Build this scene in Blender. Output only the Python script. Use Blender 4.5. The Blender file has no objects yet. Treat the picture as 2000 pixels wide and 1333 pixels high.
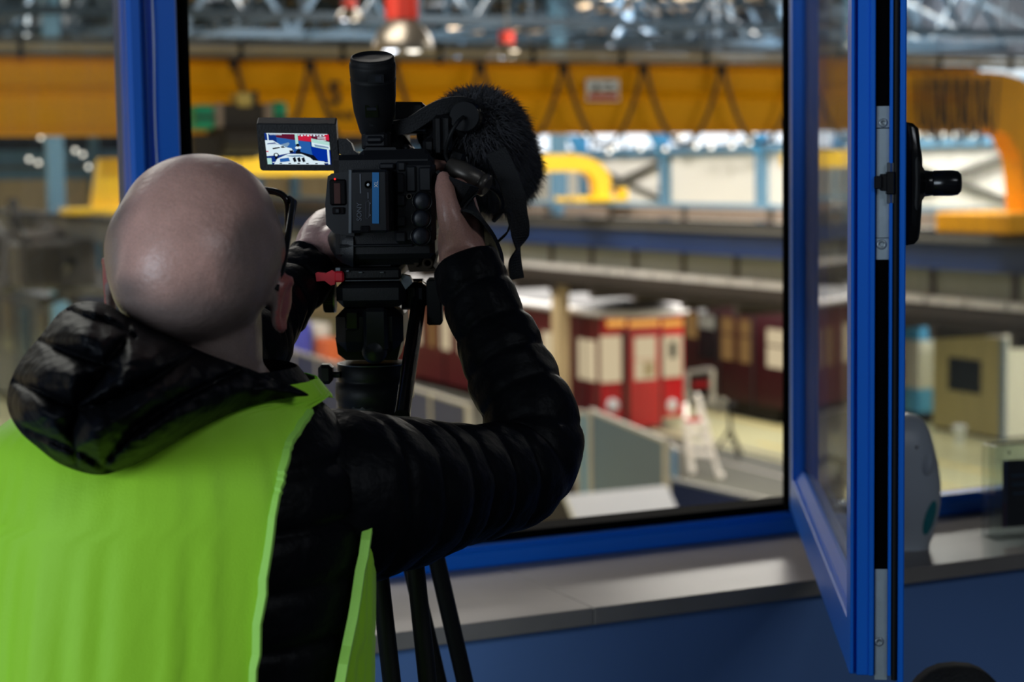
import bpy, bmesh, math, random
import numpy as np
from mathutils import Vector, Matrix

random.seed(7)
rng = np.random.default_rng(7)
scene = bpy.context.scene
COL = scene.collection

def C(r, g, b):
    f = lambda c: (c / 255 / 12.92) if c / 255 <= 0.04045 else ((c / 255 + 0.055) / 1.055) ** 2.4
    return (f(r), f(g), f(b), 1.0)

# ------------------------------------------------------------------ camera, world, lamps, exposure
FPX = 3600.0                       # focal length in pixels of a 2000 px wide frame
EYE = Vector((0.0, 0.0, 1.70))
CAMROT = Matrix.Rotation(math.pi / 2 - math.radians(5.18), 4, 'X') @ Matrix.Rotation(-0.0145, 4, 'Z')
cam_data = bpy.data.cameras.new('camera')
cam_data.sensor_width = 36.0
cam_data.lens = 36.0 * FPX / 2000.0
cam_data.clip_start = 0.05
cam_data.clip_end = 400
cam_data.dof.use_dof = True
cam_data.dof.focus_distance = 1.88
cam_data.dof.aperture_fstop = 5.6
cam_data.dof.aperture_blades = 0
cam = bpy.data.objects.new('camera', cam_data)
cam.matrix_world = Matrix.Translation(EYE) @ CAMROT
COL.objects.link(cam)
scene.camera = cam

world = bpy.data.worlds.new('world')
scene.world = world
world.use_nodes = True
world.node_tree.nodes['Background'].inputs[0].default_value = (0.55, 0.72, 1.0, 1)
world.node_tree.nodes['Background'].inputs[1].default_value = 0.10

HA = math.radians(25)              # the hall and the window run at this angle to the view
CU, SU = math.cos(HA), math.sin(HA)
def hw(u, v, z):                   # hall coordinates (along window, into hall, up) -> world
    return Vector((CU * u - SU * v, SU * u + CU * v, z))

def area(name, loc, target, sx, sy, power, color):
    ld = bpy.data.lights.new(name, 'AREA')
    ld.shape = 'RECTANGLE'; ld.size = sx; ld.size_y = sy
    ld.energy = power; ld.color = color
    o = bpy.data.objects.new(name, ld)
    o.location = loc
    o.rotation_euler = (Vector(target) - Vector(loc)).to_track_quat('-Z', 'Y').to_euler()
    COL.objects.link(o)
    return o
# soft cool light from behind left; added, with an unseen side window to suit
area('room_fill_left', hw(-2.64, 0.0, 1.85), hw(0.2, 0.9, 1.35), 2.0, 1.35, 60, (0.74, 0.87, 1.0))
area('room_ceiling_lamp', (1.5, 0.3, 2.66), (1.5, 0.35, 0), 1.2, 0.6, 13, (0.85, 0.92, 1.0))
# lamps under the hall roof, unseen; several added to brighten ladder, floor and walls
for _u, _v, _w in ((2, 12, 800), (20, 12, 800), (0, 34, 1100), (14, 38, 1600), (30, 22, 2600), (30, 42, 3000), (8, 48, 1200), (18.5, 27.5, 2600), (-2, 52, 1800), (2, 64, 2600)):
    _p = hw(_u, _v, 6.9)
    area('hall_lamp_fill', _p, (_p.x, _p.y, 0), 6, 6, _w, (1.0, 0.95, 0.86))
# unseen lights added to brighten the long white wall
for _v in (38, 50, 62):
    area('wall_fill', hw(26.5, _v, 6.8), hw(34, _v + 1, 0.6), 5, 1.5, 1500, (1.0, 0.96, 0.9))
# unseen lights added under the gallery deck to brighten the train and floor
for _u, _v in ((24, 27), (24, 37), (21.6, 44), (24, 47), (21.6, 53), (24, 57)):
    _p = hw(_u, _v, 1.70 - 2.98)
    area('gallery_fill', _p, (_p.x, _p.y, -9), 2.5, 7, 260, (1.0, 0.96, 0.9)).rotation_euler = (0, 0, HA)

scene.view_settings.view_transform = 'Standard'
scene.view_settings.look = 'None'
scene.view_settings.exposure = 0.0
scene.view_settings.gamma = 1.0
scene.view_settings.use_curve_mapping = False
scene.cycles.use_denoising = True
scene.cycles.max_bounces = 8
scene.cycles.transparent_max_bounces = 24
scene.cycles.sample_clamp_indirect = 4.0
scene.cycles.caustics_reflective = False
scene.cycles.caustics_refractive = False

# ------------------------------------------------------------------ measuring helpers
_R3 = CAMROT.to_3x3()
def ray(px, py):
    return _R3 @ Vector(((px - 1000) / FPX, -(py - 666.5) / FPX, -1.0))
def W(px, py, Y):                  # world point seen at a pixel, at forward distance Y
    d = ray(px, py)
    return EYE + d * (Y / d.y)
def tohall(p):
    return Vector((CU * p.x + SU * p.y, -SU * p.x + CU * p.y, p.z))
def onv(px, py, v):                # hall point on the plane v
    d = tohall(ray(px, py)); e = tohall(EYE)
    return e + d * ((v - e.y) / d.y)
def onu(px, py, u):
    d = tohall(ray(px, py)); e = tohall(EYE)
    return e + d * ((u - e.x) / d.x)
def onz(px, py, z):
    d = tohall(ray(px, py)); e = tohall(EYE)
    return e + d * ((z - e.z) / d.z)
_Ri = _R3.inverted()
def proj(p):
    q = _Ri @ (Vector(p) - EYE)
    return 1000 + FPX * q.x / -q.z, 666.5 - FPX * q.y / -q.z

# ------------------------------------------------------------------ materials
def mat(name, color, rough=0.5, metal=0.0, var=0.08, scale=20.0, bump=0.0, bscale=60.0, coat=0.0, spec=0.5, stretch=(1, 1, 1), emit=None, estr=0.0, sheen=0.0):
    m = bpy.data.materials.new(name)
    m.use_nodes = True
    nt = m.node_tree
    b = nt.nodes['Principled BSDF']
    b.inputs['Roughness'].default_value = rough
    b.inputs['Metallic'].default_value = metal
    b.inputs['Specular IOR Level'].default_value = spec
    b.inputs['Coat Weight'].default_value = coat
    b.inputs['Sheen Weight'].default_value = sheen
    b.inputs['Base Color'].default_value = color
    if emit:
        b.inputs['Emission Color'].default_value = emit
        b.inputs['Emission Strength'].default_value = estr
    tc = nt.nodes.new('ShaderNodeTexCoord')
    mp = nt.nodes.new('ShaderNodeMapping')
    mp.inputs['Scale'].default_value = stretch
    nt.links.new(tc.outputs['Object'], mp.inputs['Vector'])
    if var > 0:
        n = nt.nodes.new('ShaderNodeTexNoise')
        n.inputs['Scale'].default_value = scale
        n.inputs['Detail'].default_value = 4
        nt.links.new(mp.outputs[0], n.inputs['Vector'])
        mx = nt.nodes.new('ShaderNodeMix')
        mx.data_type = 'RGBA'
        mx.inputs['A'].default_value = tuple(c * (1 - var) for c in color[:3]) + (1,)
        mx.inputs['B'].default_value = tuple(min(1, c * (1 + var)) for c in color[:3]) + (1,)
        nt.links.new(n.outputs['Fac'], mx.inputs['Factor'])
        nt.links.new(mx.outputs['Result'], b.inputs['Base Color'])
    if bump > 0:
        n2 = nt.nodes.new('ShaderNodeTexNoise')
        n2.inputs['Scale'].default_value = bscale
        n2.inputs['Detail'].default_value = 3
        nt.links.new(mp.outputs[0], n2.inputs['Vector'])
        bp = nt.nodes.new('ShaderNodeBump')
        bp.inputs['Strength'].default_value = bump
        bp.inputs['Distance'].default_value = 0.01
        nt.links.new(n2.outputs['Fac'], bp.inputs['Height'])
        nt.links.new(bp.outputs[0], b.inputs['Normal'])
    return m

def glow(name, color, s):
    m = bpy.data.materials.new(name)
    m.use_nodes = True
    nt = m.node_tree
    nt.nodes.remove(nt.nodes['Principled BSDF'])
    e = nt.nodes.new('ShaderNodeEmission')
    e.inputs[0].default_value = color
    e.inputs[1].default_value = s
    nt.links.new(e.outputs[0], nt.nodes['Material Output'].inputs[0])
    return m

def pane_glass(name, tint=(0.93, 0.95, 0.95, 1), refl=1.0, dirt=0.0):
    m = bpy.data.materials.new(name)
    m.use_nodes = True
    nt = m.node_tree
    nt.nodes.remove(nt.nodes['Principled BSDF'])
    tr = nt.nodes.new('ShaderNodeBsdfTransparent'); tr.inputs[0].default_value = tint
    gl = nt.nodes.new('ShaderNodeBsdfGlossy'); gl.inputs['Roughness'].default_value = 0.02
    fr = nt.nodes.new('ShaderNodeFresnel'); fr.inputs[0].default_value = 1.45
    mu = nt.nodes.new('ShaderNodeMath'); mu.operation = 'MULTIPLY'; mu.inputs[1].default_value = refl
    mix = nt.nodes.new('ShaderNodeMixShader')
    nt.links.new(fr.outputs[0], mu.inputs[0])
    nt.links.new(mu.outputs[0], mix.inputs[0])
    nt.links.new(tr.outputs[0], mix.inputs[1]); nt.links.new(gl.outputs[0], mix.inputs[2])
    last = mix
    if dirt > 0:
        df = nt.nodes.new('ShaderNodeBsdfDiffuse'); df.inputs[0].default_value = (0.6, 0.58, 0.55, 1)
        m2 = nt.nodes.new('ShaderNodeMixShader')
        tc = nt.nodes.new('ShaderNodeTexCoord')
        mp = nt.nodes.new('ShaderNodeMapping'); mp.inputs['Scale'].default_value = (14, 14, 2.2)
        nz = nt.nodes.new('ShaderNodeTexNoise'); nz.inputs['Scale'].default_value = 3
        rm = nt.nodes.new('ShaderNodeMath'); rm.operation = 'MULTIPLY'; rm.inputs[1].default_value = dirt
        nt.links.new(tc.outputs['Object'], mp.inputs[0]); nt.links.new(mp.outputs[0], nz.inputs[0])
        nt.links.new(nz.outputs['Fac'], rm.inputs[0]); nt.links.new(rm.outputs[0], m2.inputs[0])
        nt.links.new(mix.outputs[0], m2.inputs[1]); nt.links.new(df.outputs[0], m2.inputs[2])
        last = m2
    nt.links.new(last.outputs[0], nt.nodes['Material Output'].inputs[0])
    return m

M = {}
M['blue_frame'] = mat('blue_lacquer', C(10, 110, 226), 0.36, var=0.03, scale=6)
M['gasket'] = mat('black_rubber', C(5, 5, 6), 0.9, var=0.1, spec=0.05)
M['steel'] = mat('brushed_zinc', C(178, 192, 198), 0.42, 0.35, var=0.18, scale=40, bump=0.06, bscale=120)
M['screw'] = mat('screw_steel', C(150, 160, 165), 0.35, 0.4, var=0.1)
M['glass'] = pane_glass('window_glass', dirt=0.10)
M['sashglass'] = pane_glass('sash_glass', tint=(0.86, 0.88, 0.88, 1), refl=0.75, dirt=0.16)
M['stone'] = mat('polished_stone', C(152, 145, 140), 0.34, var=0.16, scale=11, bump=0.0, spec=0.3)
M['wall_paint'] = mat('blue_wall_paint', C(104, 142, 204), 0.75, var=0.03, scale=3)
M['white_paint'] = mat('white_room_paint', C(112, 118, 126), 0.85, var=0.03, scale=3)
M['carpet'] = mat('dark_floor', C(70, 72, 78), 0.9, var=0.15, scale=30)
M['black_plastic'] = mat('black_plastic', C(9, 9, 11), 0.45, var=0.12, scale=50, bump=0.05, bscale=400, spec=0.35)
M['black_gloss'] = mat('black_gloss', C(12, 12, 14), 0.2, var=0.1, scale=30)
M['body_plastic'] = mat('camcorder_plastic', C(14, 15, 19), 0.48, var=0.1, scale=60, bump=0.08, bscale=700, spec=0.38)
M['panel_plastic'] = mat('panel_plastic', C(16, 18, 23), 0.42, var=0.1, scale=60)
M['rubber'] = mat('rubber_black', C(10, 11, 13), 0.62, var=0.1, scale=40, spec=0.3)
M['edge_metal'] = mat('worn_metal_edge', C(120, 126, 132), 0.35, 0.7, var=0.25, scale=50)
M['knob'] = mat('dial_cap', C(26, 29, 38), 0.4, var=0.08, scale=50)
M['red_plastic'] = mat('red_plastic', C(190, 24, 40), 0.38, var=0.1, scale=30)
M['brown_plate'] = mat('worn_bronze', C(52, 44, 36), 0.8, 0.0, var=0.35, scale=60, spec=0.1)
M['webbing'] = mat('black_webbing', C(17, 18, 21), 0.75, var=0.2, scale=200, bump=0.25, bscale=500)
M['nickel'] = mat('connector_metal', C(84, 78, 72), 0.36, 0.5, var=0.2, scale=60)
M['battery_blue'] = mat('battery_blue_label', C(28, 112, 176), 0.5, var=0.05)
M['print_grey'] = mat('grey_print', C(96, 100, 110), 0.6, var=0.0)
M['white_label'] = mat('white_label', C(220, 225, 230), 0.5, var=0.03)
M['white_plastic'] = mat('white_abs', C(205, 212, 222), 0.36, var=0.03, scale=8)
M['teal'] = mat('teal_print', C(38, 140, 150), 0.4, var=0.05)
M['acrylic'] = pane_glass('clear_acrylic', tint=(0.86, 0.9, 0.9, 1), refl=1.3, dirt=0.05)
M['chair_black'] = mat('chair_black', C(16, 16, 17), 0.7, var=0.2, scale=90, bump=0.2, bscale=300)
# hall
M['crane_yellow'] = mat('crane_yellow', C(240, 168, 0), 0.6, var=0.08, scale=1.2, spec=0.2)
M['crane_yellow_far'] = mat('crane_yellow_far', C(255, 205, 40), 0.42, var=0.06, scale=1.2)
M['black_paint'] = mat('black_paint', C(30, 26, 14), 0.6, var=0.1)
M['cable'] = mat('cable_rubber', C(70, 50, 22), 0.6, var=0.1)
M['rail_grey'] = mat('rail_grey', C(96, 94, 88), 0.5, 0.2, var=0.15, scale=3)
M['rail_tan'] = mat('rail_tan', C(176, 158, 122), 0.5, 0.1, var=0.25, scale=3)
M['steel_blue'] = mat('steel_blue_paint', C(96, 138, 168), 0.5, var=0.12, scale=1.5)
M['truss_blue'] = mat('truss_blue_paint', C(38, 60, 78), 0.5, var=0.15, scale=1.5)
M['steel_dark'] = mat('steel_navy_paint', C(24, 50, 96), 0.5, var=0.12, scale=1.5)
M['bright_blue'] = mat('bright_blue_paint', C(70, 160, 215), 0.5, var=0.1, scale=2)
M['purlin'] = mat('purlin_tan', C(168, 148, 122), 0.6, var=0.2, scale=1)
M['deck'] = mat('roof_deck', C(38, 44, 56), 0.8, var=0.2, scale=0.5)
M['wall_white'] = mat('hall_wall_cladding', C(230, 226, 216), 0.7, var=0.03, scale=0.4)
M['wall_beige'] = mat('hall_wall_beige', C(196, 172, 132), 0.75, var=0.1, scale=0.4)
M['floor_hall'] = mat('hall_floor', C(214, 210, 164), 0.28, var=0.08, scale=0.35)
M['floor_grey'] = mat('track_bed', C(72, 72, 60), 0.6, var=0.15, scale=0.8)
M['line_yellow'] = mat('line_paint', C(230, 205, 120), 0.5, var=0.08, scale=2)
M['column_cream'] = mat('column_cream', C(205, 182, 140), 0.6, var=0.08, scale=1.2)
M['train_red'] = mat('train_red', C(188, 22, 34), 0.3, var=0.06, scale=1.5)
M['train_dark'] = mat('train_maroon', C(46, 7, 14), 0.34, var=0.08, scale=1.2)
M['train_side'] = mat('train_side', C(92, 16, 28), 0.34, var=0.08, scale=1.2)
M['train_roof'] = mat('train_roof', C(60, 58, 58), 0.6, var=0.12, scale=1.5)
M['gutter'] = mat('white_gutter', C(228, 224, 222), 0.4, var=0.08, scale=2)
M['win_lit'] = glow('lit_window', C(226, 206, 168), 0.75)
M['win_dim'] = glow('dim_window', C(170, 130, 80), 0.45)
M['win_dark'] = mat('dark_glass', C(30, 36, 38), 0.15, var=0.15, scale=3)
M['lamp_orange'] = glow('orange_lamp', C(250, 180, 90), 0.9)
M['headlight'] = mat('headlight', C(215, 215, 220), 0.25, var=0.1)
M['under'] = mat('underframe', C(26, 24, 24), 0.8, var=0.2, scale=2)
M['deck_panel'] = mat('deck_panel_grey', C(154, 156, 146), 0.4, var=0.1, scale=0.8)
M['deck_brown'] = mat('deck_brown', C(96, 86, 78), 0.7, var=0.25, scale=0.8)
M['deck_dark'] = mat('deck_dark_edge', C(58, 50, 45), 0.7, var=0.25, scale=0.8)
M['fence_grey'] = mat('fence_grey_blue', C(78, 100, 122), 0.6, var=0.12, scale=0.8)
M['fence_navy'] = mat('fence_navy', C(38, 46, 92), 0.6, var=0.1, scale=0.8)
M['fence_light'] = mat('fence_light_blue', C(88, 148, 196), 0.6, var=0.1, scale=0.8)
M['alu'] = mat('aluminium', C(190, 186, 180), 0.4, 0.4, var=0.1, scale=3)
M['ladder'] = mat('ladder_white', C(250, 244, 236), 0.4, var=0.04, scale=3)
M['booth'] = mat('booth_beige', C(150, 138, 88), 0.6, var=0.06, scale=1)
M['booth_white'] = mat('booth_white', C(214, 212, 198), 0.6, var=0.05, scale=1)
M['daylight'] = glow('daylight_glazing', (0.86, 0.93, 1.0, 1), 1.6)
M['rooflight'] = glow('rooflight_glazing', (0.86, 0.93, 1.0, 1), 0.45)
M['bulb'] = glow('lamp_bulb', (1.0, 0.93, 0.8, 1), 3.0)
M['bulb_cool'] = glow('lamp_tube', (0.85, 0.9, 1.0, 1), 6.0)
M['lamp_shade'] = mat('spun_aluminium', C(150, 140, 126), 0.3, 0.75, var=0.08, scale=10)
M['lamp_red'] = mat('lamp_red_housing', C(225, 70, 56), 0.45, var=0.08, scale=10)
M['machine'] = mat('machine_dark', C(48, 42, 36), 0.6, var=0.3, scale=3)
M['green'] = mat('motor_green', C(24, 150, 112), 0.5, var=0.1, scale=4)
M['machine_plate'] = mat('machine_plate', C(150, 132, 118), 0.6, var=0.15, scale=4)
M['cream'] = mat('cream_box', C(200, 176, 96), 0.6, var=0.1, scale=4)
M['navy_car'] = mat('railcar_navy', C(30, 34, 52), 0.4, var=0.1, scale=1)
M['car_white'] = mat('car_white', C(220, 222, 226), 0.25, var=0.04, scale=2)
M['orange'] = mat('orange_paint', C(220, 110, 60), 0.5, var=0.1, scale=4)
M['violet'] = mat('violet_blue', C(76, 84, 190), 0.6, var=0.06, scale=2)

# ------------------------------------------------------------------ object helpers
OFF = {}
def thing(name, label, cat, org=(0, 0, 0), frame='w', group=None, kind=None):
    o = bpy.data.objects.new(name, None)
    COL.objects.link(o)
    o.empty_display_size = 0.05
    if frame == 'h':
        o.location = hw(*org); o.rotation_euler = (0, 0, HA)
    else:
        o.location = org
    OFF[o.name] = Vector(org)
    tag(o, label, cat, group, kind)
    return o
def tag(o, label=None, cat=None, group=None, kind=None):
    if label: o['label'] = label
    if cat: o['category'] = cat
    if group: o['group'] = group
    if kind: o['kind'] = kind
    return o
def copy_tree(o, parent=None):
    c = o.copy(); COL.objects.link(c)
    if parent is not None: c.parent = parent
    for ch in list(o.children): copy_tree(ch, c)
    return c

class MB:
    def __init__(s):
        s.v = []; s.f = []; s.m = []; s.s = []
    def add(s, vs, fs, mi=0, smooth=False):
        o = len(s.v)
        s.v.extend([tuple(p) for p in vs])
        for f in fs:
            s.f.append(tuple(i + o for i in f)); s.m.append(mi); s.s.append(smooth)
        return s
    def box(s, lo, hi, mi=0, bev=0.0, R=None, piv=None):
        x0, y0, z0 = lo; x1, y1, z1 = hi
        if bev <= 0:
            vs = [Vector((x, y, z)) for z in (z0, z1) for y in (y0, y1) for x in (x0, x1)]
            fs = [(0, 2, 3, 1), (4, 5, 7, 6), (0, 1, 5, 4), (2, 6, 7, 3), (0, 4, 6, 2), (1, 3, 7, 5)]
        else:
            vs = []; ix = {}
            for a in (0, 1):
                for b in (0, 1):
                    for c in (0, 1):
                        X, Y, Z = (x0, x1)[a], (y0, y1)[b], (z0, z1)[c]
                        dx, dy, dz = bev * (1 - 2 * a), bev * (1 - 2 * b), bev * (1 - 2 * c)
                        for k, p in enumerate(((X, Y + dy, Z + dz), (X + dx, Y, Z + dz), (X + dx, Y + dy, Z))):
                            ix[a, b, c, k] = len(vs); vs.append(Vector(p))
            fs = []
            def q(*t): fs.append(tuple(ix[i] for i in t))
            q((0,0,0,0),(0,0,1,0),(0,1,1,0),(0,1,0,0)); q((1,0,0,0),(1,1,0,0),(1,1,1,0),(1,0,1,0))
            q((0,0,0,1),(1,0,0,1),(1,0,1,1),(0,0,1,1)); q((0,1,0,1),(0,1,1,1),(1,1,1,1),(1,1,0,1))
            q((0,0,0,2),(0,1,0,2),(1,1,0,2),(1,0,0,2)); q((0,0,1,2),(1,0,1,2),(1,1,1,2),(0,1,1,2))
            for b in (0, 1):
                for c in (0, 1): q((0,b,c,1),(1,b,c,1),(1,b,c,2),(0,b,c,2))
            for a in (0, 1):
                for c in (0, 1): q((a,0,c,0),(a,1,c,0),(a,1,c,2),(a,0,c,2))
            for a in (0, 1):
                for b in (0, 1): q((a,b,0,0),(a,b,1,0),(a,b,1,1),(a,b,0,1))
            for a in (0, 1):
                for b in (0, 1):
                    for c in (0, 1): q((a,b,c,0),(a,b,c,1),(a,b,c,2))
        if R is not None:
            pv = Vector(piv) if piv is not None else (Vector(lo) + Vector(hi)) / 2
            vs = [R @ (p - pv) + pv for p in vs]
        return s.add(vs, fs, mi)
    def bar(s, a, b, w, h=None, mi=0, up=(0, 0, 1)):
        a = Vector(a); b = Vector(b); h = h or w
        d = (b - a).normalized(); up = Vector(up)
        if abs(d.dot(up)) > 0.98: up = Vector((0, 1, 0)) if abs(d.y) < 0.9 else Vector((1, 0, 0))
        x = d.cross(up).normalized() * w / 2; y = x.cross(d).normalized() * h / 2
        vs = [p + i * x + j * y for p in (a, b) for i, j in ((-1, -1), (1, -1), (1, 1), (-1, 1))]
        return s.add(vs, [(3, 2, 1, 0), (4, 5, 6, 7), (0, 1, 5, 4), (1, 2, 6, 5), (2, 3, 7, 6), (3, 0, 4, 7)], mi)
    def cyl(s, a, b, r0, r1=None, n=20, mi=0, cap=True, smooth=True):
        a = Vector(a); b = Vector(b); r1 = r0 if r1 is None else r1
        d = (b - a).normalized()
        x = d.orthogonal().normalized(); y = d.cross(x)
        vs = []
        for p, r in ((a, r0), (b, r1)):
            for i in range(n):
                t = 2 * math.pi * i / n
                vs.append(p + r * (math.cos(t) * x + math.sin(t) * y))
        s.add(vs, [(i, (i + 1) % n, n + (i + 1) % n, n + i) for i in range(n)], mi, smooth)
        if cap:
            s.add(vs[:n], [tuple(reversed(range(n)))], mi); s.add(vs[n:], [tuple(range(n))], mi)
        return s
    def lathe(s, prof, org, axis, n=28, mi=0, smooth=True, sx=1.0, sy=1.0, xd=None):
        org = Vector(org); d = Vector(axis).normalized()
        x = Vector(xd).normalized() if xd is not None else d.orthogonal().normalized(); y = d.cross(x)
        vs = []
        for r, h in prof:
            for i in range(n):
                t = 2 * math.pi * i / n
                vs.append(org + d * h + r * (sx * math.cos(t) * x + sy * math.sin(t) * y))
        fs = [(k * n + i, k * n + (i + 1) % n, (k + 1) * n + (i + 1) % n, (k + 1) * n + i) for k in range(len(prof) - 1) for i in range(n)]
        s.add(vs, fs, mi, smooth)
        if prof[0][0] > 1e-6: s.add(vs[:n], [tuple(reversed(range(n)))], mi)
        if prof[-1][0] > 1e-6: s.add(vs[-n:], [tuple(range(n))], mi)
        return s
    def tube(s, pts, r, n=8, mi=0, smooth=True, cap=True):
        P = [Vector(p) for p in pts]
        k = len(P); R = r if hasattr(r, '__len__') else [r] * k
        vs = []; x = None
        for i in range(k):
            d = (P[min(i + 1, k - 1)] - P[max(i - 1, 0)]).normalized()
            x = d.orthogonal().normalized() if x is None else (x - d * x.dot(d)).normalized()
            y = d.cross(x)
            for j in range(n):
                t = 2 * math.pi * j / n
                vs.append(P[i] + R[i] * (math.cos(t) * x + math.sin(t) * y))
        s.add(vs, [(i * n + j, i * n + (j + 1) % n, (i + 1) * n + (j + 1) % n, (i + 1) * n + j) for i in range(k - 1) for j in range(n)], mi, smooth)
        if cap:
            s.add(vs[:n], [tuple(reversed(range(n)))], mi); s.add(vs[-n:], [tuple(range(n))], mi)
        return s
    def ribbon(s, pts, wid, w, t, mi=0):
        P = [Vector(p) for p in pts]; k = len(P); vs = []
        for i in range(k):
            d = (P[min(i + 1, k - 1)] - P[max(i - 1, 0)]).normalized()
            a = Vector(wid[i]); a = (a - d * a.dot(d)).normalized(); b = d.cross(a)
            ww = w[i] if hasattr(w, '__len__') else w
            for i2, j2 in ((-1, -1), (1, -1), (1, 1), (-1, 1)):
                vs.append(P[i] + a * ww / 2 * i2 + b * t / 2 * j2)
        s.add(vs, [(i * 4 + j, i * 4 + (j + 1) % 4, (i + 1) * 4 + (j + 1) % 4, (i + 1) * 4 + j) for i in range(k - 1) for j in range(4)], mi, False)
        s.add(vs[:4], [(3, 2, 1, 0)], mi); s.add(vs[-4:], [(0, 1, 2, 3)], mi)
        return s
    def prism(s, poly, ext, mi=0, smooth=False):   # poly: 3-D outline, ext: extrusion vector
        n = len(poly); P = [Vector(p) for p in poly]; e = Vector(ext)
        vs = P + [p + e for p in P]
        s.add(vs, [tuple(reversed(range(n))), tuple(range(n, 2 * n))], mi)
        s.add(vs, [(i, (i + 1) % n, n + (i + 1) % n, n + i) for i in range(n)], mi, smooth)
        return s
    def grid(s, rows, mi=0, smooth=True, wrap=False, flip=False):
        R = len(rows); n = len(rows[0]); vs = [p for r in rows for p in r]
        m = n if wrap else n - 1
        fs = []
        for i in range(R - 1):
            for j in range(m):
                q = (i * n + j, i * n + (j + 1) % n, (i + 1) * n + (j + 1) % n, (i + 1) * n + j)
                fs.append(q[::-1] if flip else q)
        return s.add(vs, fs, mi, smooth)
    def ball(s, c, r, n=16, mi=0, sc=(1, 1, 1), R=None):
        c = Vector(c); vs = []; m = n // 2
        for i in range(m + 1):
            a = math.pi * i / m
            for j in range(n):
                b = 2 * math.pi * j / n
                p = Vector((r * sc[0] * math.sin(a) * math.cos(b), r * sc[1] * math.sin(a) * math.sin(b), r * sc[2] * math.cos(a)))
                vs.append(c + (R @ p if R is not None else p))
        return s.add(vs, [(i * n + j, i * n + (j + 1) % n, (i + 1) * n + (j + 1) % n, (i + 1) * n + j) for i in range(m) for j in range(n)], mi, True)
    def build(s, name, mats, parent=None, frame='w', org=None, merge=False, fixn=True):
        if parent is not None:
            root = parent
            while root.parent is not None: root = root.parent
            off = OFF[root.name]
        else:
            off = Vector(org) if org is not None else Vector((0, 0, 0))
        me = bpy.data.meshes.new(name)
        me.from_pydata([(p[0] - off.x, p[1] - off.y, p[2] - off.z) for p in s.v], [], s.f)
        for m in (mats if isinstance(mats, (list, tuple)) else [mats]): me.materials.append(m)
        me.polygons.foreach_set('material_index', s.m)
        me.polygons.foreach_set('use_smooth', s.s)
        bm = bmesh.new(); bm.from_mesh(me)
        bmesh.ops.remove_doubles(bm, verts=bm.verts, dist=1e-5) if merge else None
        if fixn: bmesh.ops.recalc_face_normals(bm, faces=bm.faces)
        bm.to_mesh(me); bm.free()
        o = bpy.data.objects.new(name, me)
        COL.objects.link(o)
        if parent is not None:
            o.parent = parent
        else:
            if frame == 'h':
                o.location = hw(*off); o.rotation_euler = (0, 0, HA)
            else:
                o.location = off
            OFF[o.name] = off
        return o

def cr(pts, n):                    # Catmull-Rom through points, n samples per span
    P = [np.array(p, float) for p in pts]
    P = [2 * P[0] - P[1]] + P + [2 * P[-1] - P[-2]]
    out = []
    for i in range(1, len(P) - 2):
        for k in range(n):
            t = k / n
            a, b, c, d = P[i - 1:i + 3]
            out.append(0.5 * (2 * b + (c - a) * t + (2 * a - 5 * b + 4 * c - d) * t * t + (3 * b - a - 3 * c + d) * t ** 3))
    out.append(P[-2])
    return out
def lerp(x, xs, ys):
    return float(np.interp(x, xs, ys))

def text(s, size, org, xd, yd, material, name, parent, thick=0.0006, align='CENTER', bold=0.0):
    cu = bpy.data.curves.new(name, 'FONT')
    cu.body = s; cu.size = size; cu.extrude = thick; cu.align_x = align; cu.align_y = 'CENTER'
    cu.offset = bold * size
    t = bpy.data.objects.new(name, cu); COL.objects.link(t)
    bpy.context.view_layer.update()
    me = bpy.data.meshes.new_from_object(t.evaluated_get(bpy.context.evaluated_depsgraph_get()))
    bpy.data.objects.remove(t)
    root = parent
    while root.parent is not None: root = root.parent
    x = Vector(xd).normalized(); y = Vector(yd).normalized(); z = x.cross(y)
    mx = Matrix((x, y, z)).transposed().to_4x4(); mx.translation = Vector(org) - OFF[root.name]
    me.transform(mx)
    me.materials.clear(); me.materials.append(material)
    o = bpy.data.objects.new(name, me); COL.objects.link(o); o.parent = parent
    return o
# ------------------------------------------------------------------ the control room and its window (hall coordinates u, v, z)
VW = 2.779                         # inner face of the window frame
UH = 1.847                         # hinge side of the opening
SILL = 1.045
uL0, uL1, uL2 = onv(248, 200, VW).x, onv(350, 200, VW).x, onv(371, 200, VW + 0.02).x

def sbox(name, lo, hi, m, bev=0.0, kind='structure'):
    o = MB().box(lo, hi, 0, bev).build(name, m, None, 'h', ((lo[0] + hi[0]) / 2, (lo[1] + hi[1]) / 2, lo[2]))
    o['kind'] = kind
    return o
sbox('floor', (-2.7, -2.3, -0.12), (4.7, 2.9, 0.0), M['carpet'])
sbox('ceiling', (-2.7, -2.3, 2.72), (4.7, 2.9, 2.82), M['white_paint'])
sbox('wall_back', (-2.7, -2.4, 0), (4.7, -2.3, 2.72), M['white_paint'])
sbox('wall_right', (4.7, -2.3, 0), (4.8, 2.9, 2.72), M['white_paint'])
mb = MB()
for lo, hi in (((-2.8, -2.3, 0), (-2.7, 2.9, 1.05)), ((-2.8, -2.3, 2.6), (-2.7, 2.9, 2.72)),
               ((-2.8, -2.3, 1.05), (-2.7, -1.1, 2.6)), ((-2.8, 1.1, 1.05), (-2.7, 2.9, 2.6))):
    mb.box(lo, hi)
mb.build('wall_left', M['white_paint'], None, 'h', (-2.75, 0.3, 0))['kind'] = 'structure'  # side opening added for the cool fill light
mb = MB().box((-2.7, 2.45, 0), (4.7, 2.84, SILL - 0.027)).box((-2.7, 2.76, 2.47), (4.7, 2.9, 2.72))
mb.build('wall_front', M['wall_paint'], None, 'h', (1, 2.6, 0))['kind'] = 'structure'
sill = thing('window_sill', None, None, (1.0, 2.6, SILL - 0.03), 'h', kind='structure')
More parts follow.
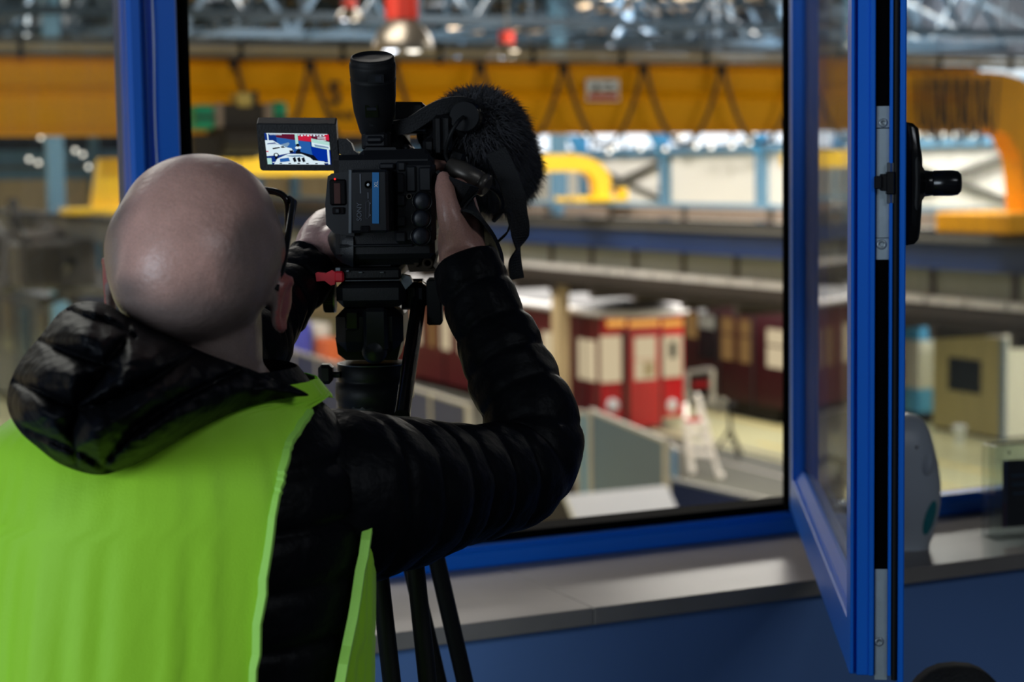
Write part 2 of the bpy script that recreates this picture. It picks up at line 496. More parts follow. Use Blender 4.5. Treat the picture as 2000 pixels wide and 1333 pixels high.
MB().box((-2.7, 2.43, SILL - 0.027), (1.2628, 2.79, SILL), 0, 0.002).build('slab', M['stone'], sill, 'h')
MB().box((1.263, 2.43, SILL - 0.027), (4.7, 2.79, SILL), 0, 0.002).build('slab', M['stone'], sill, 'h')

win = thing('window_1', None, None, (1.0, VW, SILL), 'h', kind='structure')
ZT = 2.47
mb = MB().box((uL0, VW + 0.012, SILL), (uL1, VW + 0.075, ZT), 0, 0.003)
mb.box((uL0 + 0.001, VW - 0.012, SILL), (uL0 + 0.026, VW + 0.02, ZT), 0, 0.006)
mb.box((uL0 + 0.030, VW + 0.004, SILL), (uL0 + 0.0365, VW + 0.02, ZT), 0, 0.001)
mb.box((uL0 + 0.047, VW - 0.002, SILL), (uL1 - 0.0005, VW + 0.02, ZT), 0, 0.002)
mb.build('mullion', M['blue_frame'], win, 'h')
MB().box((uL1, VW + 0.012, SILL + 0.04), (uL2, VW + 0.085, ZT), 0, 0.002).build('gasket', M['gasket'], win, 'h')
MB().box((UH + 0.05, VW + 0.016, SILL + 0.04), (UH + 0.095, VW + 0.075, ZT), 0, 0.003).build('mullion', M['blue_frame'], win, 'h')
MB().box((UH - 0.0065, VW + 0.004, SILL + 0.04), (UH + 0.06, VW + 0.016, ZT), 0, 0.002).build('gasket', M['gasket'], win, 'h')
mb = MB().box((-2.7, VW - 0.012, SILL), (4.7, VW + 0.075, SILL + 0.030), 0, 0.004)
mb.box((-2.7, VW - 0.004, SILL + 0.02), (4.7, VW + 0.02, SILL + 0.037), 0, 0.004)
mb.build('bottom_rail', M['blue_frame'], win, 'h')
MB().box((uL2, VW + 0.018, SILL + 0.03), (UH + 0.056, VW + 0.085, SILL + 0.050), 0, 0.002).build('gasket', M['gasket'], win, 'h')
MB().box((-2.7, VW, ZT - 0.06), (4.7, VW + 0.075, ZT), 0, 0.003).build('top_rail', M['blue_frame'], win, 'h')
for a, b in ((-2.7, uL0 + 0.004), (UH + 0.09, 4.7)):
    MB().box((a, VW + 0.036, SILL + 0.038), (b, VW + 0.042, ZT - 0.05)).build('pane', M['glass'], win, 'h')

# bead chain of the roller blind hanging in front of the left mullion
mb = MB()
uc = uL0 + 0.0418
for k in range(250):
    z = 1.33 + k * 0.0046
    c = Vector((uc + 0.0012 * math.sin(k * 0.11), VW - 0.006, z)); r = 0.0022
    mb.add([c + Vector(d) * r for d in ((1, 0, 0), (0, 1, 0), (-1, 0, 0), (0, -1, 0), (0, 0, 1), (0, 0, -1))],
           [(0, 1, 4), (1, 2, 4), (2, 3, 4), (3, 0, 4), (1, 0, 5), (2, 1, 5), (3, 2, 5), (0, 3, 5)])
mb.tube([(uc, VW - 0.004, 1.33), (uc, VW - 0.004, 2.47)], 0.0005, 4)
tag(mb.build('blind_chain', M['white_label'], None, 'h', (uc, VW, 1.33)), 'thin pale bead chain hanging along the blue window post behind the man', 'chain')

# ------------------------------------------------------------------ the opened sash (world coordinates; s = from hinge, t = to the room side)
SH = Vector((0.4915, 3.25, 0)); SN = Vector((0.3970, 2.15, 0))
sd = (SN - SH).normalized(); SLEN = (SN - SH).length
st = Vector((-sd.y, sd.x, 0))      # towards the room side (image right)
if st.x < 0: st = -st
RS = Matrix((sd, st, Vector((0, 0, 1)))).transposed()
def SP(s, t, z): return SH + sd * s + st * t + Vector((0, 0, z))
sash = thing('window_sash', 'blue framed window sash swung open into the room with black handle', 'window sash', SP(SLEN / 2, 0.03, 1.1))
SB, ST = 1.098, 2.44
def sb(mb, s0, s1, t0, t1, z0, z1, bev=0.0, mi=0):
    o = len(mb.v)
    mb.box((s0, t0, z0), (s1, t1, z1), mi, bev)
    mb.v[o:] = [tuple(SP(*p)) for p in mb.v[o:]]
    return mb
TH = 0.0625
T = lambda px: (px - 1665) / 103 * TH          # pixel column on the end face -> t
# lock stile, seen on its end
mb = MB()
sb(mb, SLEN - 0.046, SLEN - 0.010, 0.0, T(1712), SB, ST, 0.001)
sb(mb, SLEN - 0.012, SLEN, 0.0, T(1671), SB + 0.003, ST, 0.0008)
sb(mb, SLEN - 0.018, SLEN - 0.005, T(1678), T(1702), SB, ST, 0.0008)
sb(mb, SLEN - 0.018, SLEN - 0.001, T(1701), T(1711), SB, ST, 0.0012)
sb(mb, SLEN - 0.046, SLEN - 0.016, T(1711), T(1739), SB, ST)
sb(mb, SLEN - 0.046, SLEN - 0.002, T(1738), T(1744), SB, ST, 0.0006)
sb(mb, SLEN - 0.046, SLEN - 0.008, T(1743.5), T(1757), SB, ST)
sb(mb, SLEN - 0.046, SLEN + 0.004, T(1756.5), T(1768), SB - 0.012, ST, 0.0016)
mb.build('lock_stile', M['blue_frame'], sash)
mb = MB(); sb(mb, SLEN - 0.016, SLEN - 0.009, T(1711.6), T(1737.6), SB, ST); mb.build('hardware_groove', M['gasket'], sash)
mb = MB(); mb.tube([SP(SLEN - 0.004, T(1750.5), SB - 0.005), SP(SLEN - 0.004, T(1750.5), ST)], 0.0036, 8)
mb.build('seal', M['rubber'], sash)
# hinge stile and bottom / top rails with glazing beads
mb = MB()
sb(mb, 0.0, 0.065, 0.0, TH, SB, ST, 0.002)
sb(mb, 0.060, 0.068, 0.009, 0.021, SB + 0.06, ST - 0.06, 0.002)
mb.build('hinge_stile', M['blue_frame'], sash)
mb = MB()
sb(mb, 0.06, SLEN - 0.04, 0.0, TH, SB, SB + 0.062, 0.002)
mb.build('bottom_rail', M['blue_frame'], sash)
mb = MB()
o = len(mb.v)
mb.prism([(0.065, 0.006, SB + 0.058), (0.065, 0.0225, SB + 0.058), (0.065, 0.0225, SB + 0.080), (0.065, 0.017, SB + 0.080), (0.065, 0.008, SB + 0.066)], (SLEN - 0.109, 0, 0))
mb.v[o:] = [tuple(SP(*p)) for p in mb.v[o:]]
mb.build('glazing_bead', M['blue_frame'], sash)
mb = MB(); sb(mb, 0.06, SLEN - 0.04, 0.0, TH, ST - 0.062, ST, 0.002); mb.build('top_rail', M['blue_frame'], sash)
mb = MB(); sb(mb, 0.062, SLEN - 0.044, 0.023, 0.029, SB + 0.055, ST - 0.055); mb.build('pane', M['sashglass'], sash)
# lock plates, latch, screws
ZP = lambda py: W(1722, py, SN.y).z
def plate(name, y0, y1, s1=0.0):
    mb = MB(); sb(mb, SLEN - 0.0105, SLEN - 0.0075 + s1, T(1713.5), T(1738), ZP(y1), ZP(y0), 0.0004)
    return mb.build(name, M['steel'], sash)
def screw(par, py, px=1726, r=0.0052):
    z = ZP(py); a = SP(SLEN - 0.008, T(px), z)
    mb = MB().lathe([(r, 0), (r, 0.0014), (r * 0.82, 0.0024), (r * 0.4, 0.0024), (r * 0.36, 0.0010), (0, 0.0010)], a, sd, 18)
    mb.build('screw', M['screw'], par)
p = plate('lock_plate', 207, 249.5); screw(p, 240)
plate('lock_plate', 251, 465)
p = plate('lock_plate', 466, 508, 0.0006); screw(p, 478, 1724, 0.0062)
p = plate('lock_plate', 1114, 1331); screw(p, 1256, 1722, 0.0056)
mb = MB(); sb(mb, SLEN - 0.010, SLEN - 0.002, T(1733), T(1746), ZP(398), ZP(318), 0.0006); mb.build('striker_plate', M['edge_metal'], sash)
mb = MB()
sb(mb, SLEN - 0.010, SLEN + 0.004, T(1731), T(1746), ZP(380), ZP(336), 0.001)
sb(mb, SLEN - 0.010, SLEN + 0.006, T(1708), T(1722), ZP(369), ZP(344), 0.001)
sb(mb, SLEN - 0.010, SLEN + 0.002, T(1720), T(1733), ZP(373), ZP(340), 0.001)
mb.build('latch', M['black_plastic'], sash)
# handle on the room side
def outl(t_of, z, half):
    return None
zc = (ZP(335) + ZP(385)) / 2; hb_, ht_ = ZP(482), ZP(238)
prof = []
kx = TH / 103
rows = []
for z, t in ((hb_, 0.004), (hb_ + 0.0015, 0.014), (hb_ + 0.007, 0.019), (hb_ + 0.02, 0.0208), (zc - 0.03, 0.022), (zc, 0.0235), (zc + 0.03, 0.0225), (ht_ - 0.03, 0.0205), (ht_ - 0.008, 0.018), (ht_ - 0.0018, 0.012), (ht_, 0.003)):
    w = 0.016 if 0.012 < z - hb_ and z < ht_ - 0.012 else 0.011
    ring = []
    for a, b in ((-1, 0), (-1, 0.72), (-0.8, 0.93), (-0.45, 1.0), (0.45, 1.0), (0.8, 0.93), (1, 0.72), (1, 0)):
        ring.append(SP(SLEN - 0.035 + a * w, TH + b * t, z))
    rows.append(ring)
mb = MB().grid(rows, 0, True, wrap=True)
mb.add(rows[0], [tuple(range(8))]); mb.add(rows[-1], [tuple(range(8))])
hbase = mb.build('handle', M['black_gloss'], sash)
hs = SLEN - 0.035
mb = MB().lathe([(0.036, 0.0165), (0.028, 0.0195), (0.0215, 0.0225), (0.0185, 0.0245), (0.0158, 0.026), (0.0148, 0.033), (0.0146, 0.036), (0.0152, 0.0365), (0.0152, 0.058), (0.0142, 0.0645), (0.0105, 0.068), (0.0, 0.069)], SP(hs, TH, zc), st, 28)
mb.build('handle_neck', M['black_gloss'], hbase)
mb = MB(); rows = []
for i in range(9):
    s = hs - 0.002 - i * 0.014
    h = 0.0135 - 0.0004 * i
    rows.append([SP(s, TH + 0.057 + 0.0085 * math.cos(a), zc + h * math.sin(a)) for a in np.linspace(0, 2 * math.pi, 14, endpoint=False)])
mb.grid(rows, 0, True, wrap=True); mb.add(rows[-1], [tuple(range(14))]); mb.add(rows[0], [tuple(range(14))])
mb.build('lever', M['black_gloss'], hbase)

# ------------------------------------------------------------------ the hall: floor, walls, roof
ZF = -4.6
sbox('floor_hall', (-8, 2.9, ZF - 0.2), (36, 82, ZF), M['floor_hall'])
sbox('trim_track', (15.6, 8, ZF), (21.9, 80, ZF + 0.012), M['floor_grey'])
for _n, _u in (('trim_rail', 20.75), ('trim_rail', 22.2)):
    sbox(_n, (_u - 0.035, 8, ZF + 0.012), (_u + 0.035, 78, ZF + 0.05), M['alu'])
sbox('trim_floor_line', (24.75, 15, ZF), (24.9, 52, ZF + 0.006), M['line_yellow'])
sbox('trim_floor_line', (23.0, 18, ZF), (23.1, 36, ZF + 0.006), M['line_yellow'])

wr = thing('wall_right_hall', None, None, (34, 45, ZF), 'h', kind='structure')
UW = 34.0
ztop = 2.35
for k in range(14):                # cladding sheets of the long side wall
    v0 = 8 + k * 5.2
    MB().box((UW, v0 + 0.015, ZF), (UW + 0.15, v0 + 5.185, ztop)).build('wall_panel', M['wall_white'], wr, 'h')
MB().box((UW + 0.12, 8, ZF), (UW + 0.3, 80.8, 8)).build('backing', M['deck'], wr, 'h')
zc0, zc1 = ztop + 0.28, 4.7
for k in range(28):                # clerestory glazing
    v0 = 8 + k * 2.6
    MB().box((UW + 0.03, v0 + 0.16, zc0), (UW + 0.09, v0 + 2.44, zc1)).build('pane', M['daylight'], wr, 'h')
MB().box((UW - 0.25, 8, ztop - 0.05), (UW + 0.14, 80.8, zc0 - 0.06)).build('gutter', M['steel_blue'], wr, 'h')
for zz in (3.3, 4.0):
    MB().box((UW - 0.1, 8, zz), (UW + 0.02, 80.8, zz + 0.12)).build('transom', M['steel_blue'], wr, 'h')
for k in range(12):
    v = 33.1 + (k - 3) * 6.5
    MB().box((UW - 0.32, v - 0.16, ZF), (UW, v + 0.16, ztop + 0.2)).build('column', M['steel_blue'], wr, 'h')
    MB().prism([(UW - 0.9, v - 0.12, 3.2), (UW, v - 0.12, 1.7), (UW, v - 0.12, 3.2)], (0, 0.24, 0)).build('bracket', M['bright_blue'], wr, 'h')
for v in (59.1, 39.6, 26.6):
    for a, b in ((0.7, 2.1), (2.1, 0.7)):
        MB().bar((UW - 0.2, v + 0.2, a), (UW - 0.2, v + 6.3, b), 0.16, 0.16).build('cross_brace', M['rail_grey'], wr, 'h')
        MB().bar((UW - 0.2, v + 0.2, a - 2.2), (UW - 0.2, v + 6.3, b - 2.2), 0.16, 0.16).build('cross_brace', M['rail_grey'], wr, 'h')

we = thing('wall_end_hall', None, None, (12, 80, ZF), 'h', kind='structure')
for k in range(14):
    u0 = -8 + k * 3.0
    MB().box((u0 + 0.012, 80, ZF), (u0 + 2.988, 80.15, 1.75)).build('wall_panel', M['wall_beige'], we, 'h')
    MB().box((u0 + 0.012, 80, 1.76), (u0 + 2.988, 80.15, 3.0)).build('wall_panel', M['steel_blue'], we, 'h')
MB().box((-8, 80.1, ZF), (34, 80.3, 8)).build('backing', M['deck'], we, 'h')
for k in range(9):
    u = -5 + k * 4.5
    MB().box((u - 0.2, 79.7, ZF), (u + 0.2, 80, 7)).build('column', M['steel_blue'], we, 'h')
for z in (2.2, 3.6, 4.8):
    MB().box((-8, 79.8, z), (34, 79.95, z + 0.16)).build('transom', M['rail_grey'], we, 'h')
sbox('wall_left_hall', (-8.2, 2.9, ZF), (-8, 82, 8), M['wall_beige'])

roof = thing('ceiling_hall', None, None, (14, 40, 7.1), 'h', kind='structure')
MB().box((-8, 2.9, 7.15), (34.2, 80, 7.35)).build('roof_deck', M['deck'], roof, 'h')
for k in range(22):
    u = -5 + k * 1.8
    MB().box((u - 0.09, 20, 6.95), (u + 0.09, 80, 7.15)).build('purlin', M['purlin'], roof, 'h')
for k in range(8):
    for j in range(5):
        u = 1.0 + j * 7.2; v = 24 + k * 7.0
        MB().box((u + 0.2, v, 7.10), (u + 1.4, v + 3.2, 7.14)).build('rooflight', M['rooflight'], roof, 'h')

# roof trusses: one lattice, copied along the hall
def make_truss():
    t = thing('roof_truss', 'blue grey lattice roof truss crossing the hall above the cranes', 'truss', (14, 36, 4.95), 'h', 'roof trusses above the hall')
    z0, z1, v = 4.95, 6.85, 36
    MB().box((-7, v - 0.08, z0 - 0.09), (34, v + 0.08, z0 + 0.09)).build('bottom_chord', M['truss_blue'], t, 'h')
    MB().box((-7, v - 0.08, z1 - 0.09), (34, v + 0.08, z1 + 0.09)).build('top_chord', M['truss_blue'], t, 'h')
    n = 32; du = 41 / n
    br1 = MB().bar((-7, v, z0), (-7 + du, v, z1), 0.11).build('brace', M['truss_blue'], t, 'h')
    br2 = MB().bar((-7 + du, v, z1), (-7 + 2 * du, v, z0), 0.11).build('brace', M['truss_blue'], t, 'h')
    br3 = MB().bar((-7 + du, v, z0), (-7 + du, v, z1), 0.07).build('post', M['truss_blue'], t, 'h')
    br4 = MB().bar((-7, v, z0), (-7 + du, v + 6, z1), 0.09).build('brace', M['truss_blue'], t, 'h')
    br5 = MB().bar((-7 + du, v, z0), (-7 , v + 6, z0), 0.08).build('brace', M['truss_blue'], t, 'h')
    for k in range(1, n // 2):
        for o in (br1, br2, br3, br4, br5):
            c = o.copy(); COL.objects.link(c); c.parent = t; c.location.x = o.location.x + 2 * du * k
    return t
tr = make_truss()
tr_copies = [tr]
for k in range(1, 10):
    c = copy_tree(tr); c.location = hw(14, 36 + 4.6 * k, 4.95); tr_copies.append(c)

# small bright lamps in the far lattice
for i, (px, py, v) in enumerate(((80, 268, 70), (57, 311, 70), (75, 318, 70), (147, 294, 72), (162, 302, 72), (173, 326, 72), (1200, 288, 62), (1252, 290, 60), (1300, 291, 58), (1360, 286, 55),
                                  (1390, 287, 54), (1430, 285, 53), (1465, 278, 52), (1190, 296, 60), (1145, 262, 60), (1330, 268, 56), (1475, 260, 52), (1790, 262, 38), (1815, 264, 38), (1840, 263, 38), (1866, 264, 38), (1900, 264, 37))):
    p = onv(px, py, v)
    where = 'in the left pane' if i < 6 else ('above the white wall' if px < 1600 else 'just right of the window handle')
    t = thing('wall_lamp', 'small bright round lamp far under the hall roof, ' + where, 'lamp', p, 'h', 'small far lamps ' + where)
    MB().ball(p, 0.075, 10).build('bulb', M['bulb'], t, 'h')
    MB().box((p.x - 0.1, p.y + 0.1, p.z - 0.1), (p.x + 0.1, p.y + 0.3, p.z + 0.1)).build('housing', M['rail_grey'], t, 'h')

# ------------------------------------------------------------------ runway beam, gallery deck and columns along u = 19.8
Z = lambda d: 1.70 - d
rw = thing('trim_runway', None, None, (19.85, 40, Z(1.66)), 'h', kind='structure')
MB().box((19.7, 12, Z(1.66)), (20.05, 74, Z(1.24))).build('beam', M['steel_dark'], rw, 'h')
MB().box((19.6, 12, Z(1.24)), (20.15, 74, Z(1.16))).build('flange', M['rail_grey'], rw, 'h')
MB().box((19.6, 12, Z(1.70)), (20.15, 74, Z(1.66))).build('flange', M['steel_dark'], rw, 'h')
MB().box((19.75, 12, Z(1.16)), (19.95, 74, Z(1.03))).build('rail', M['under'], rw, 'h')
MB().box((19.74, 12, Z(0.75)), (19.90, 74, Z(0.66))).build('handrail', M['steel_blue'], rw, 'h')
MB().box((20.3, 12, Z(1.03)), (20.4, 74, Z(0.78))).build('walkway_side', M['machine_plate'], rw, 'h')
for k in range(19):
    v = 14.0 + k * 3.3
    MB().box((19.76, v - 0.05, Z(1.05)), (19.86, v + 0.05, Z(0.70))).build('post', M['deck_brown'], rw, 'h')
dk = thing('trim_gallery', None, None, (24, 40, Z(2.8)), 'h', kind='structure')
MB().box((20.0, 12, Z(2.72)), (28, 74, Z(2.5))).build('slab', M['deck_dark'], dk, 'h')
for k in range(29):
    v = 13.0 + k * 2.12
    MB().box((20.05, v + 0.06, Z(2.2)), (20.11, v + 2.06, Z(1.72))).build('panel', M['deck_panel'], dk, 'h')
    MB().box((19.98, v - 0.05, Z(2.5)), (20.14, v + 0.05, Z(1.66))).build('post', M['deck_brown'], dk, 'h')
    MB().box((19.86, v + 0.04, Z(2.32)), (19.98, v + 1.02, Z(2.19))).build('edge_cover', M['gutter'], dk, 'h')
    MB().box((19.86, v + 1.10, Z(2.32)), (19.98, v + 2.08, Z(2.19))).build('edge_cover', M['gutter'], dk, 'h')
    MB().box((20.0, v - 0.09, Z(2.95)), (28, v + 0.09, Z(2.72))).build('joist', M['deck_dark'], dk, 'h')
MB().box((19.9, 12, Z(2.55)), (20.0, 74, Z(2.32))).build('edge_beam', M['deck_dark'], dk, 'h')
for k, v in enumerate((28.3, 40.6, 52.9, 65.2)):
    t = thing('steel_column', ('tall hall column behind the yellow crane, blue above and cream below' if k == 1 else 'hall column farther along the crane runway, blue above and cream below'), 'column', (20.25, v, ZF), 'h', 'columns of the crane runway')
    MB().box((20.10, v - 0.17, ZF + 0.05), (20.42, v + 0.17, Z(1.9))).build('lower_shaft', M['column_cream'], t, 'h')
    MB().box((20.10, v - 0.17, Z(1.03)), (20.42, v + 0.17, 7.0)).build('upper_shaft', M['steel_blue'], t, 'h')
    MB().box((20.0, v - 0.28, ZF), (20.52, v + 0.28, ZF + 0.05)).build('base_plate', M['rail_grey'], t, 'h')

rl = thing('trim_runway_left', None, None, (8, 40, Z(1.3)), 'h', kind='structure')
MB().box((7.85, 26, Z(1.2)), (8.2, 76, Z(0.78))).build('beam', M['rail_grey'], rl, 'h')
MB().box((7.75, 26, Z(0.78)), (8.3, 76, Z(0.7))).build('flange', M['under'], rl, 'h')
for v in (30.5, 40.5, 50.5, 62):
    MB().box((7.85, v - 0.16, ZF), (8.2, v + 0.16, 6.6)).build('column', M['steel_blue'], rl, 'h')

# ------------------------------------------------------------------ the yellow travelling cranes
VC = 22.65
def crane_outline(u0, u1, zb, zt, zc_, r, q=.55):
    pts = [(u0, zb), (u0, zt), (u1 - r, zt)]
    for k in range(1, 9):
        a = k / 8 * math.pi / 2
        pts.append((u1 - r + r * math.sin(a), zt - (zt - zb + 0.25 * r) * (1 - math.cos(a)) * 1.0))
    pts += [(u1 - 0.02 * r, zc_), (u1 - q * r, zc_), (u1 - (q + .06) * r, zb - .35 * (zb - zc_)), (u1 - (q + .2) * r, zb - .08 * (zb - zc_)), (u1 - (q + .4) * r, zb)]
    return pts
zt_ = onv(1000, 128, VC).z; zb_ = onv(1000, 255, VC).z
cr1 = thing('travelling_crane', 'large yellow overhead crane bridge with hanging cable loops, spanning the view', 'crane', (9, VC, Z(1.03)), 'h')
U0, U1 = 1.0, 20.35
ol = crane_outline(U0, U1, zb_, zt_, Z(0.72), 1.7)
mb = MB().prism([(u, VC, z) for u, z in ol], (0, 0.45, 0)); mb.build('girder', M['crane_yellow'], cr1, 'h')
MB().box((U0, VC - 0.10, zt_), (U1 - 2.0, VC + 0.55, zt_ + 0.05)).build('top_flange', M['crane_yellow'], cr1, 'h')
MB().box((U0, VC - 0.06, zb_ - 0.04), (U1 - 2.0, VC + 0.5, zb_)).build('bottom_flange', M['crane_yellow'], cr1, 'h')
zm = onv(1000, 188, VC).z
MB().prism([(U0, VC, zm - 0.03), (U0, VC - 0.09, zm + 0.03), (U0, VC, zm + 0.11)], (U1 - U0 - 2.2, 0, 0)).build('stiffener', M['crane_yellow'], cr1, 'h')
ca = MB().box((U1 - 1.75, VC - 0.6, Z(1.02)), (U1 + 0.35, VC + 1.2, Z(0.70)), 0, 0.03)
cac = ca.build('end_carriage', M['crane_yellow'], cr1, 'h')
for vv in (VC - 0.3, VC + 0.9):
    MB().cyl((19.8, vv, Z(0.95)), (19.9, vv, Z(0.95)), 0.08, n=14).build('wheel', M['under'], cac, 'h')
VR = VC - 0.16
for nm, y0, y1, m_ in (('conductor_rail', 88, 98, 'rail_grey'), ('festoon_rail', 101, 112, 'rail_tan'), ('festoon_track', 114, 121, 'rail_grey')):
    za, zb2 = onv(1000, y1, VR).z, onv(1000, y0, VR).z
    MB().box((U0 - 1, VR - 0.03, za), (U1 - 0.3, VR + 0.03, zb2)).build(nm, M[m_], cr1, 'h')
for k in range(14):
    u = U0 + 0.4 + k * 1.35
    MB().box((u - 0.03, VR - 0.04, onv(1000, 126, VR).z), (u + 0.03, VR + 0.04, onv(1000, 88, VR).z)).build('rail_hanger', M['under'], cr1, 'h')
cus = [onv(px, 134, VR - 0.03).x for px in (605, 768, 937, 1100, 1256, 1408, 1556)]
ztc = onv(1000, 134, VR).z
loops = [(cus[i], cus[i + 1], 1.02) for i in range(6)] + [(cus[0] - 1.0, cus[0], 1.0)]
for ua, ub, dp in loops:
    pts = [(ua + 0.025 + (ub - ua - 0.05) * s, VR - 0.05, ztc - dp * (1 - abs(2 * s - 1) ** 2.1)) for s in np.linspace(0, 1, 25)]
    MB().tube(pts, 0.03, 6).build('cable_loop', M['cable'], cr1, 'h')
    MB().box((ua - 0.05, VR - 0.1, ztc - 0.04), (ua + 0.05, VR + 0.02, ztc + 0.06)).build('cable_carrier', M['under'], cr1, 'h')
ur = onv(1786, 134, VR).x
for k in range(11):
    ua = ur + k * 0.13; ub = ua + 0.20
    pts = [(ua + (ub - ua) * s, VR - 0.05 - 0.03 * (k % 3), ztc - 0.05 - (0.75 + 0.12 * (k % 3)) * (1 - abs(2 * s - 1) ** 2.4)) for s in np.linspace(0, 1, 19)]
    MB().tube(pts, 0.022, 6).build('cable_loop', M['cable'], cr1, 'h')
p = onv(654, 184, VC - 0.12)
text('5', 0.40, p, (1, 0, 0), (0, 0, 1), M['black_paint'], 'lettering', cr1, 0.002, bold=0.03)
p = onv(678, 227, VC - 0.02)
text('HNK 2', 0.17, p, (1, 0, 0), (0, 0, 1), M['black_paint'], 'lettering', cr1, 0.002, bold=0.015)
pa, pb = onv(1145, 197, VC - 0.06), onv(1208, 155, VC - 0.06)
sg = MB().box((pa.x, VC - 0.075, pa.z), (pb.x, VC - 0.05, pb.z)).build('warning_sign', M['white_label'], cr1, 'h')
sg['label'] = 'white warning sign with red band on the crane girder'
wd, hg = pb.x - pa.x, pb.z - pa.z
MB().box((pa.x + 0.03, VC - 0.079, pa.z + 0.02), (pb.x - 0.03, VC - 0.076, pa.z + hg * 0.28)).build('red_band', M['red_plastic'], sg, 'h')
MB().prism([(pa.x + wd * .16, VC - 0.079, pa.z + hg * .42), (pa.x + wd * .42, VC - 0.079, pa.z + hg * .42), (pa.x + wd * .29, VC - 0.079, pa.z + hg * .86)], (0, 0.003, 0)).build('triangle_mark', M['black_paint'], sg, 'h')
MB().box((pa.x + wd * .5, VC - 0.079, pa.z + hg * .44), (pa.x + wd * .9, VC - 0.076, pa.z + hg * .56)).build('text_bar', M['under'], sg, 'h')
MB().box((pa.x + wd * .5, VC - 0.079, pa.z + hg * .74), (pa.x + wd * .8, VC - 0.076, pa.z + hg * .82)).build('text_bar', M['under'], sg, 'h')

# hoist trolley hanging on the crane
VHo = VC - 0.85
def hp(px, py): return onv(px, py, VHo)
def hbox(mb, x0, y0, x1, y1, v0, v1, bev=0.02):
    a, b = hp(x0, y1), hp(x1, y0)
    return mb.box((a.x, VHo + v0, a.z), (b.x, VHo + v1, b.z), 0, bev)
ho = thing('crane_hoist', 'dark hoist trolley with green motor covers under the yellow crane', 'hoist', hp(460, 310), 'h')
mb = MB(); hbox(mb, 424, 203, 520, 300, -0.1, 0.45); hbox(mb, 376, 262, 500, 312, -0.05, 0.4); hbox(mb, 505, 205, 552, 300, 0.1, 0.4)
mb.build('frame', M['machine'], ho, 'h')
for a in ((374, 206, 412, 254), (529, 200, 553, 262)):
    m = hbox(MB(), a[0], a[1], a[2], a[3], -0.18, 0.2, 0.04).build('motor_cover', M['green'], ho, 'h')
    zz = (hp(a[0], a[1]).z + hp(a[0], a[3]).z) / 2
    MB().box((hp(a[0], 230).x - 0.005, VHo - 0.20, zz - 0.02), (hp(a[2], 230).x + 0.005, VHo - 0.17, zz + 0.02)).build('rib', M['machine'], m, 'h')
for a in ((415, 204, 430, 250), (512, 204, 528, 262)):
    hbox(MB(), *a, -0.14, 0.3).build('end_plate', M['machine_plate'], ho, 'h')
hbox(MB(), 459, 182, 487, 209, -0.12, 0.2).build('junction_box', M['cream'], ho, 'h')
hbox(MB(), 488, 178, 500, 214, -0.1, 0.1).build('post', M['under'], ho, 'h')
a, b = hp(430, 275), hp(512, 275)
MB().cyl((a.x, VHo - 0.1, a.z), (b.x, VHo - 0.1, b.z), 0.17, n=20).build('drum', M['machine'], ho, 'h')
c = hp(465, 308)
mb = MB().cyl((c.x, VHo, c.z + 0.2), (c.x, VHo, c.z - 0.35), 0.015, n=8); mb.build('rope', M['under'], ho, 'h')
MB().tube([(c.x, VHo, c.z - 0.3), (c.x + 0.0, VHo, c.z - 0.4), (c.x + 0.09, VHo, c.z - 0.47), (c.x + 0.06, VHo, c.z - 0.57), (c.x - 0.05, VHo, c.z - 0.56)], 0.03, 8).build('hook', M['machine'], ho, 'h')

# second crane farther back on the same runway
VF = 37.3
cr2 = thing('travelling_crane', 'smaller bright yellow crane far behind, its curved end standing on the runway', 'crane', (14, VF, Z(0.66)), 'h')
zA, zB = onv(1100, 335, VF).z, onv(1100, 301, VF).z
ol = crane_outline(8.3, 19.95, zA, zB, Z(0.58), 1.05, .34)
MB().prism([(u, VF, z) for u, z in ol], (0, 0.3, 0)).build('girder', M['crane_yellow_far'], cr2, 'h')
MB().box((18.9, VF - 0.3, Z(0.66)), (20.1, VF + 0.8, Z(0.54)), 0, 0.03).build('end_carriage', M['crane_yellow_far'], cr2, 'h')
MB().box((20.15, VF - 0.1, Z(0.66)), (20.35, VF + 0.2, Z(0.36)), 0, 0.03).build('buffer', M['crane_yellow_far'], cr2, 'h')
MB().prism([(8.3, VF, zB), (9.3, VF, zB), (8.7, VF, Z(0.6)), (8.1, VF, Z(0.6))], (0, 0.3, 0)).build('leg', M['crane_yellow_far'], cr2, 'h')
MB().box((7.6, VF - 0.3, Z(0.7)), (9.0, VF + 0.8, Z(0.56)), 0, 0.03).build('end_carriage', M['crane_yellow_far'], cr2, 'h')
cr3 = thing('jib_crane', 'yellow crane arm on the far hall wall, seen through the sash glass', 'crane', onv(1620, 325, 42), 'h')
a, b = onv(1535, 326, 42), onv(1730, 297, 42)
MB().box((a.x, 42, a.z), (b.x, 42.3, b.z), 0, 0.02).build('arm', M['crane_yellow_far'], cr3, 'h')
MB().box((b.x - 0.25, 42, ZF), (b.x + 0.05, 42.3, b.z - 0.05)).build('mast', M['steel_blue'], cr3, 'h')

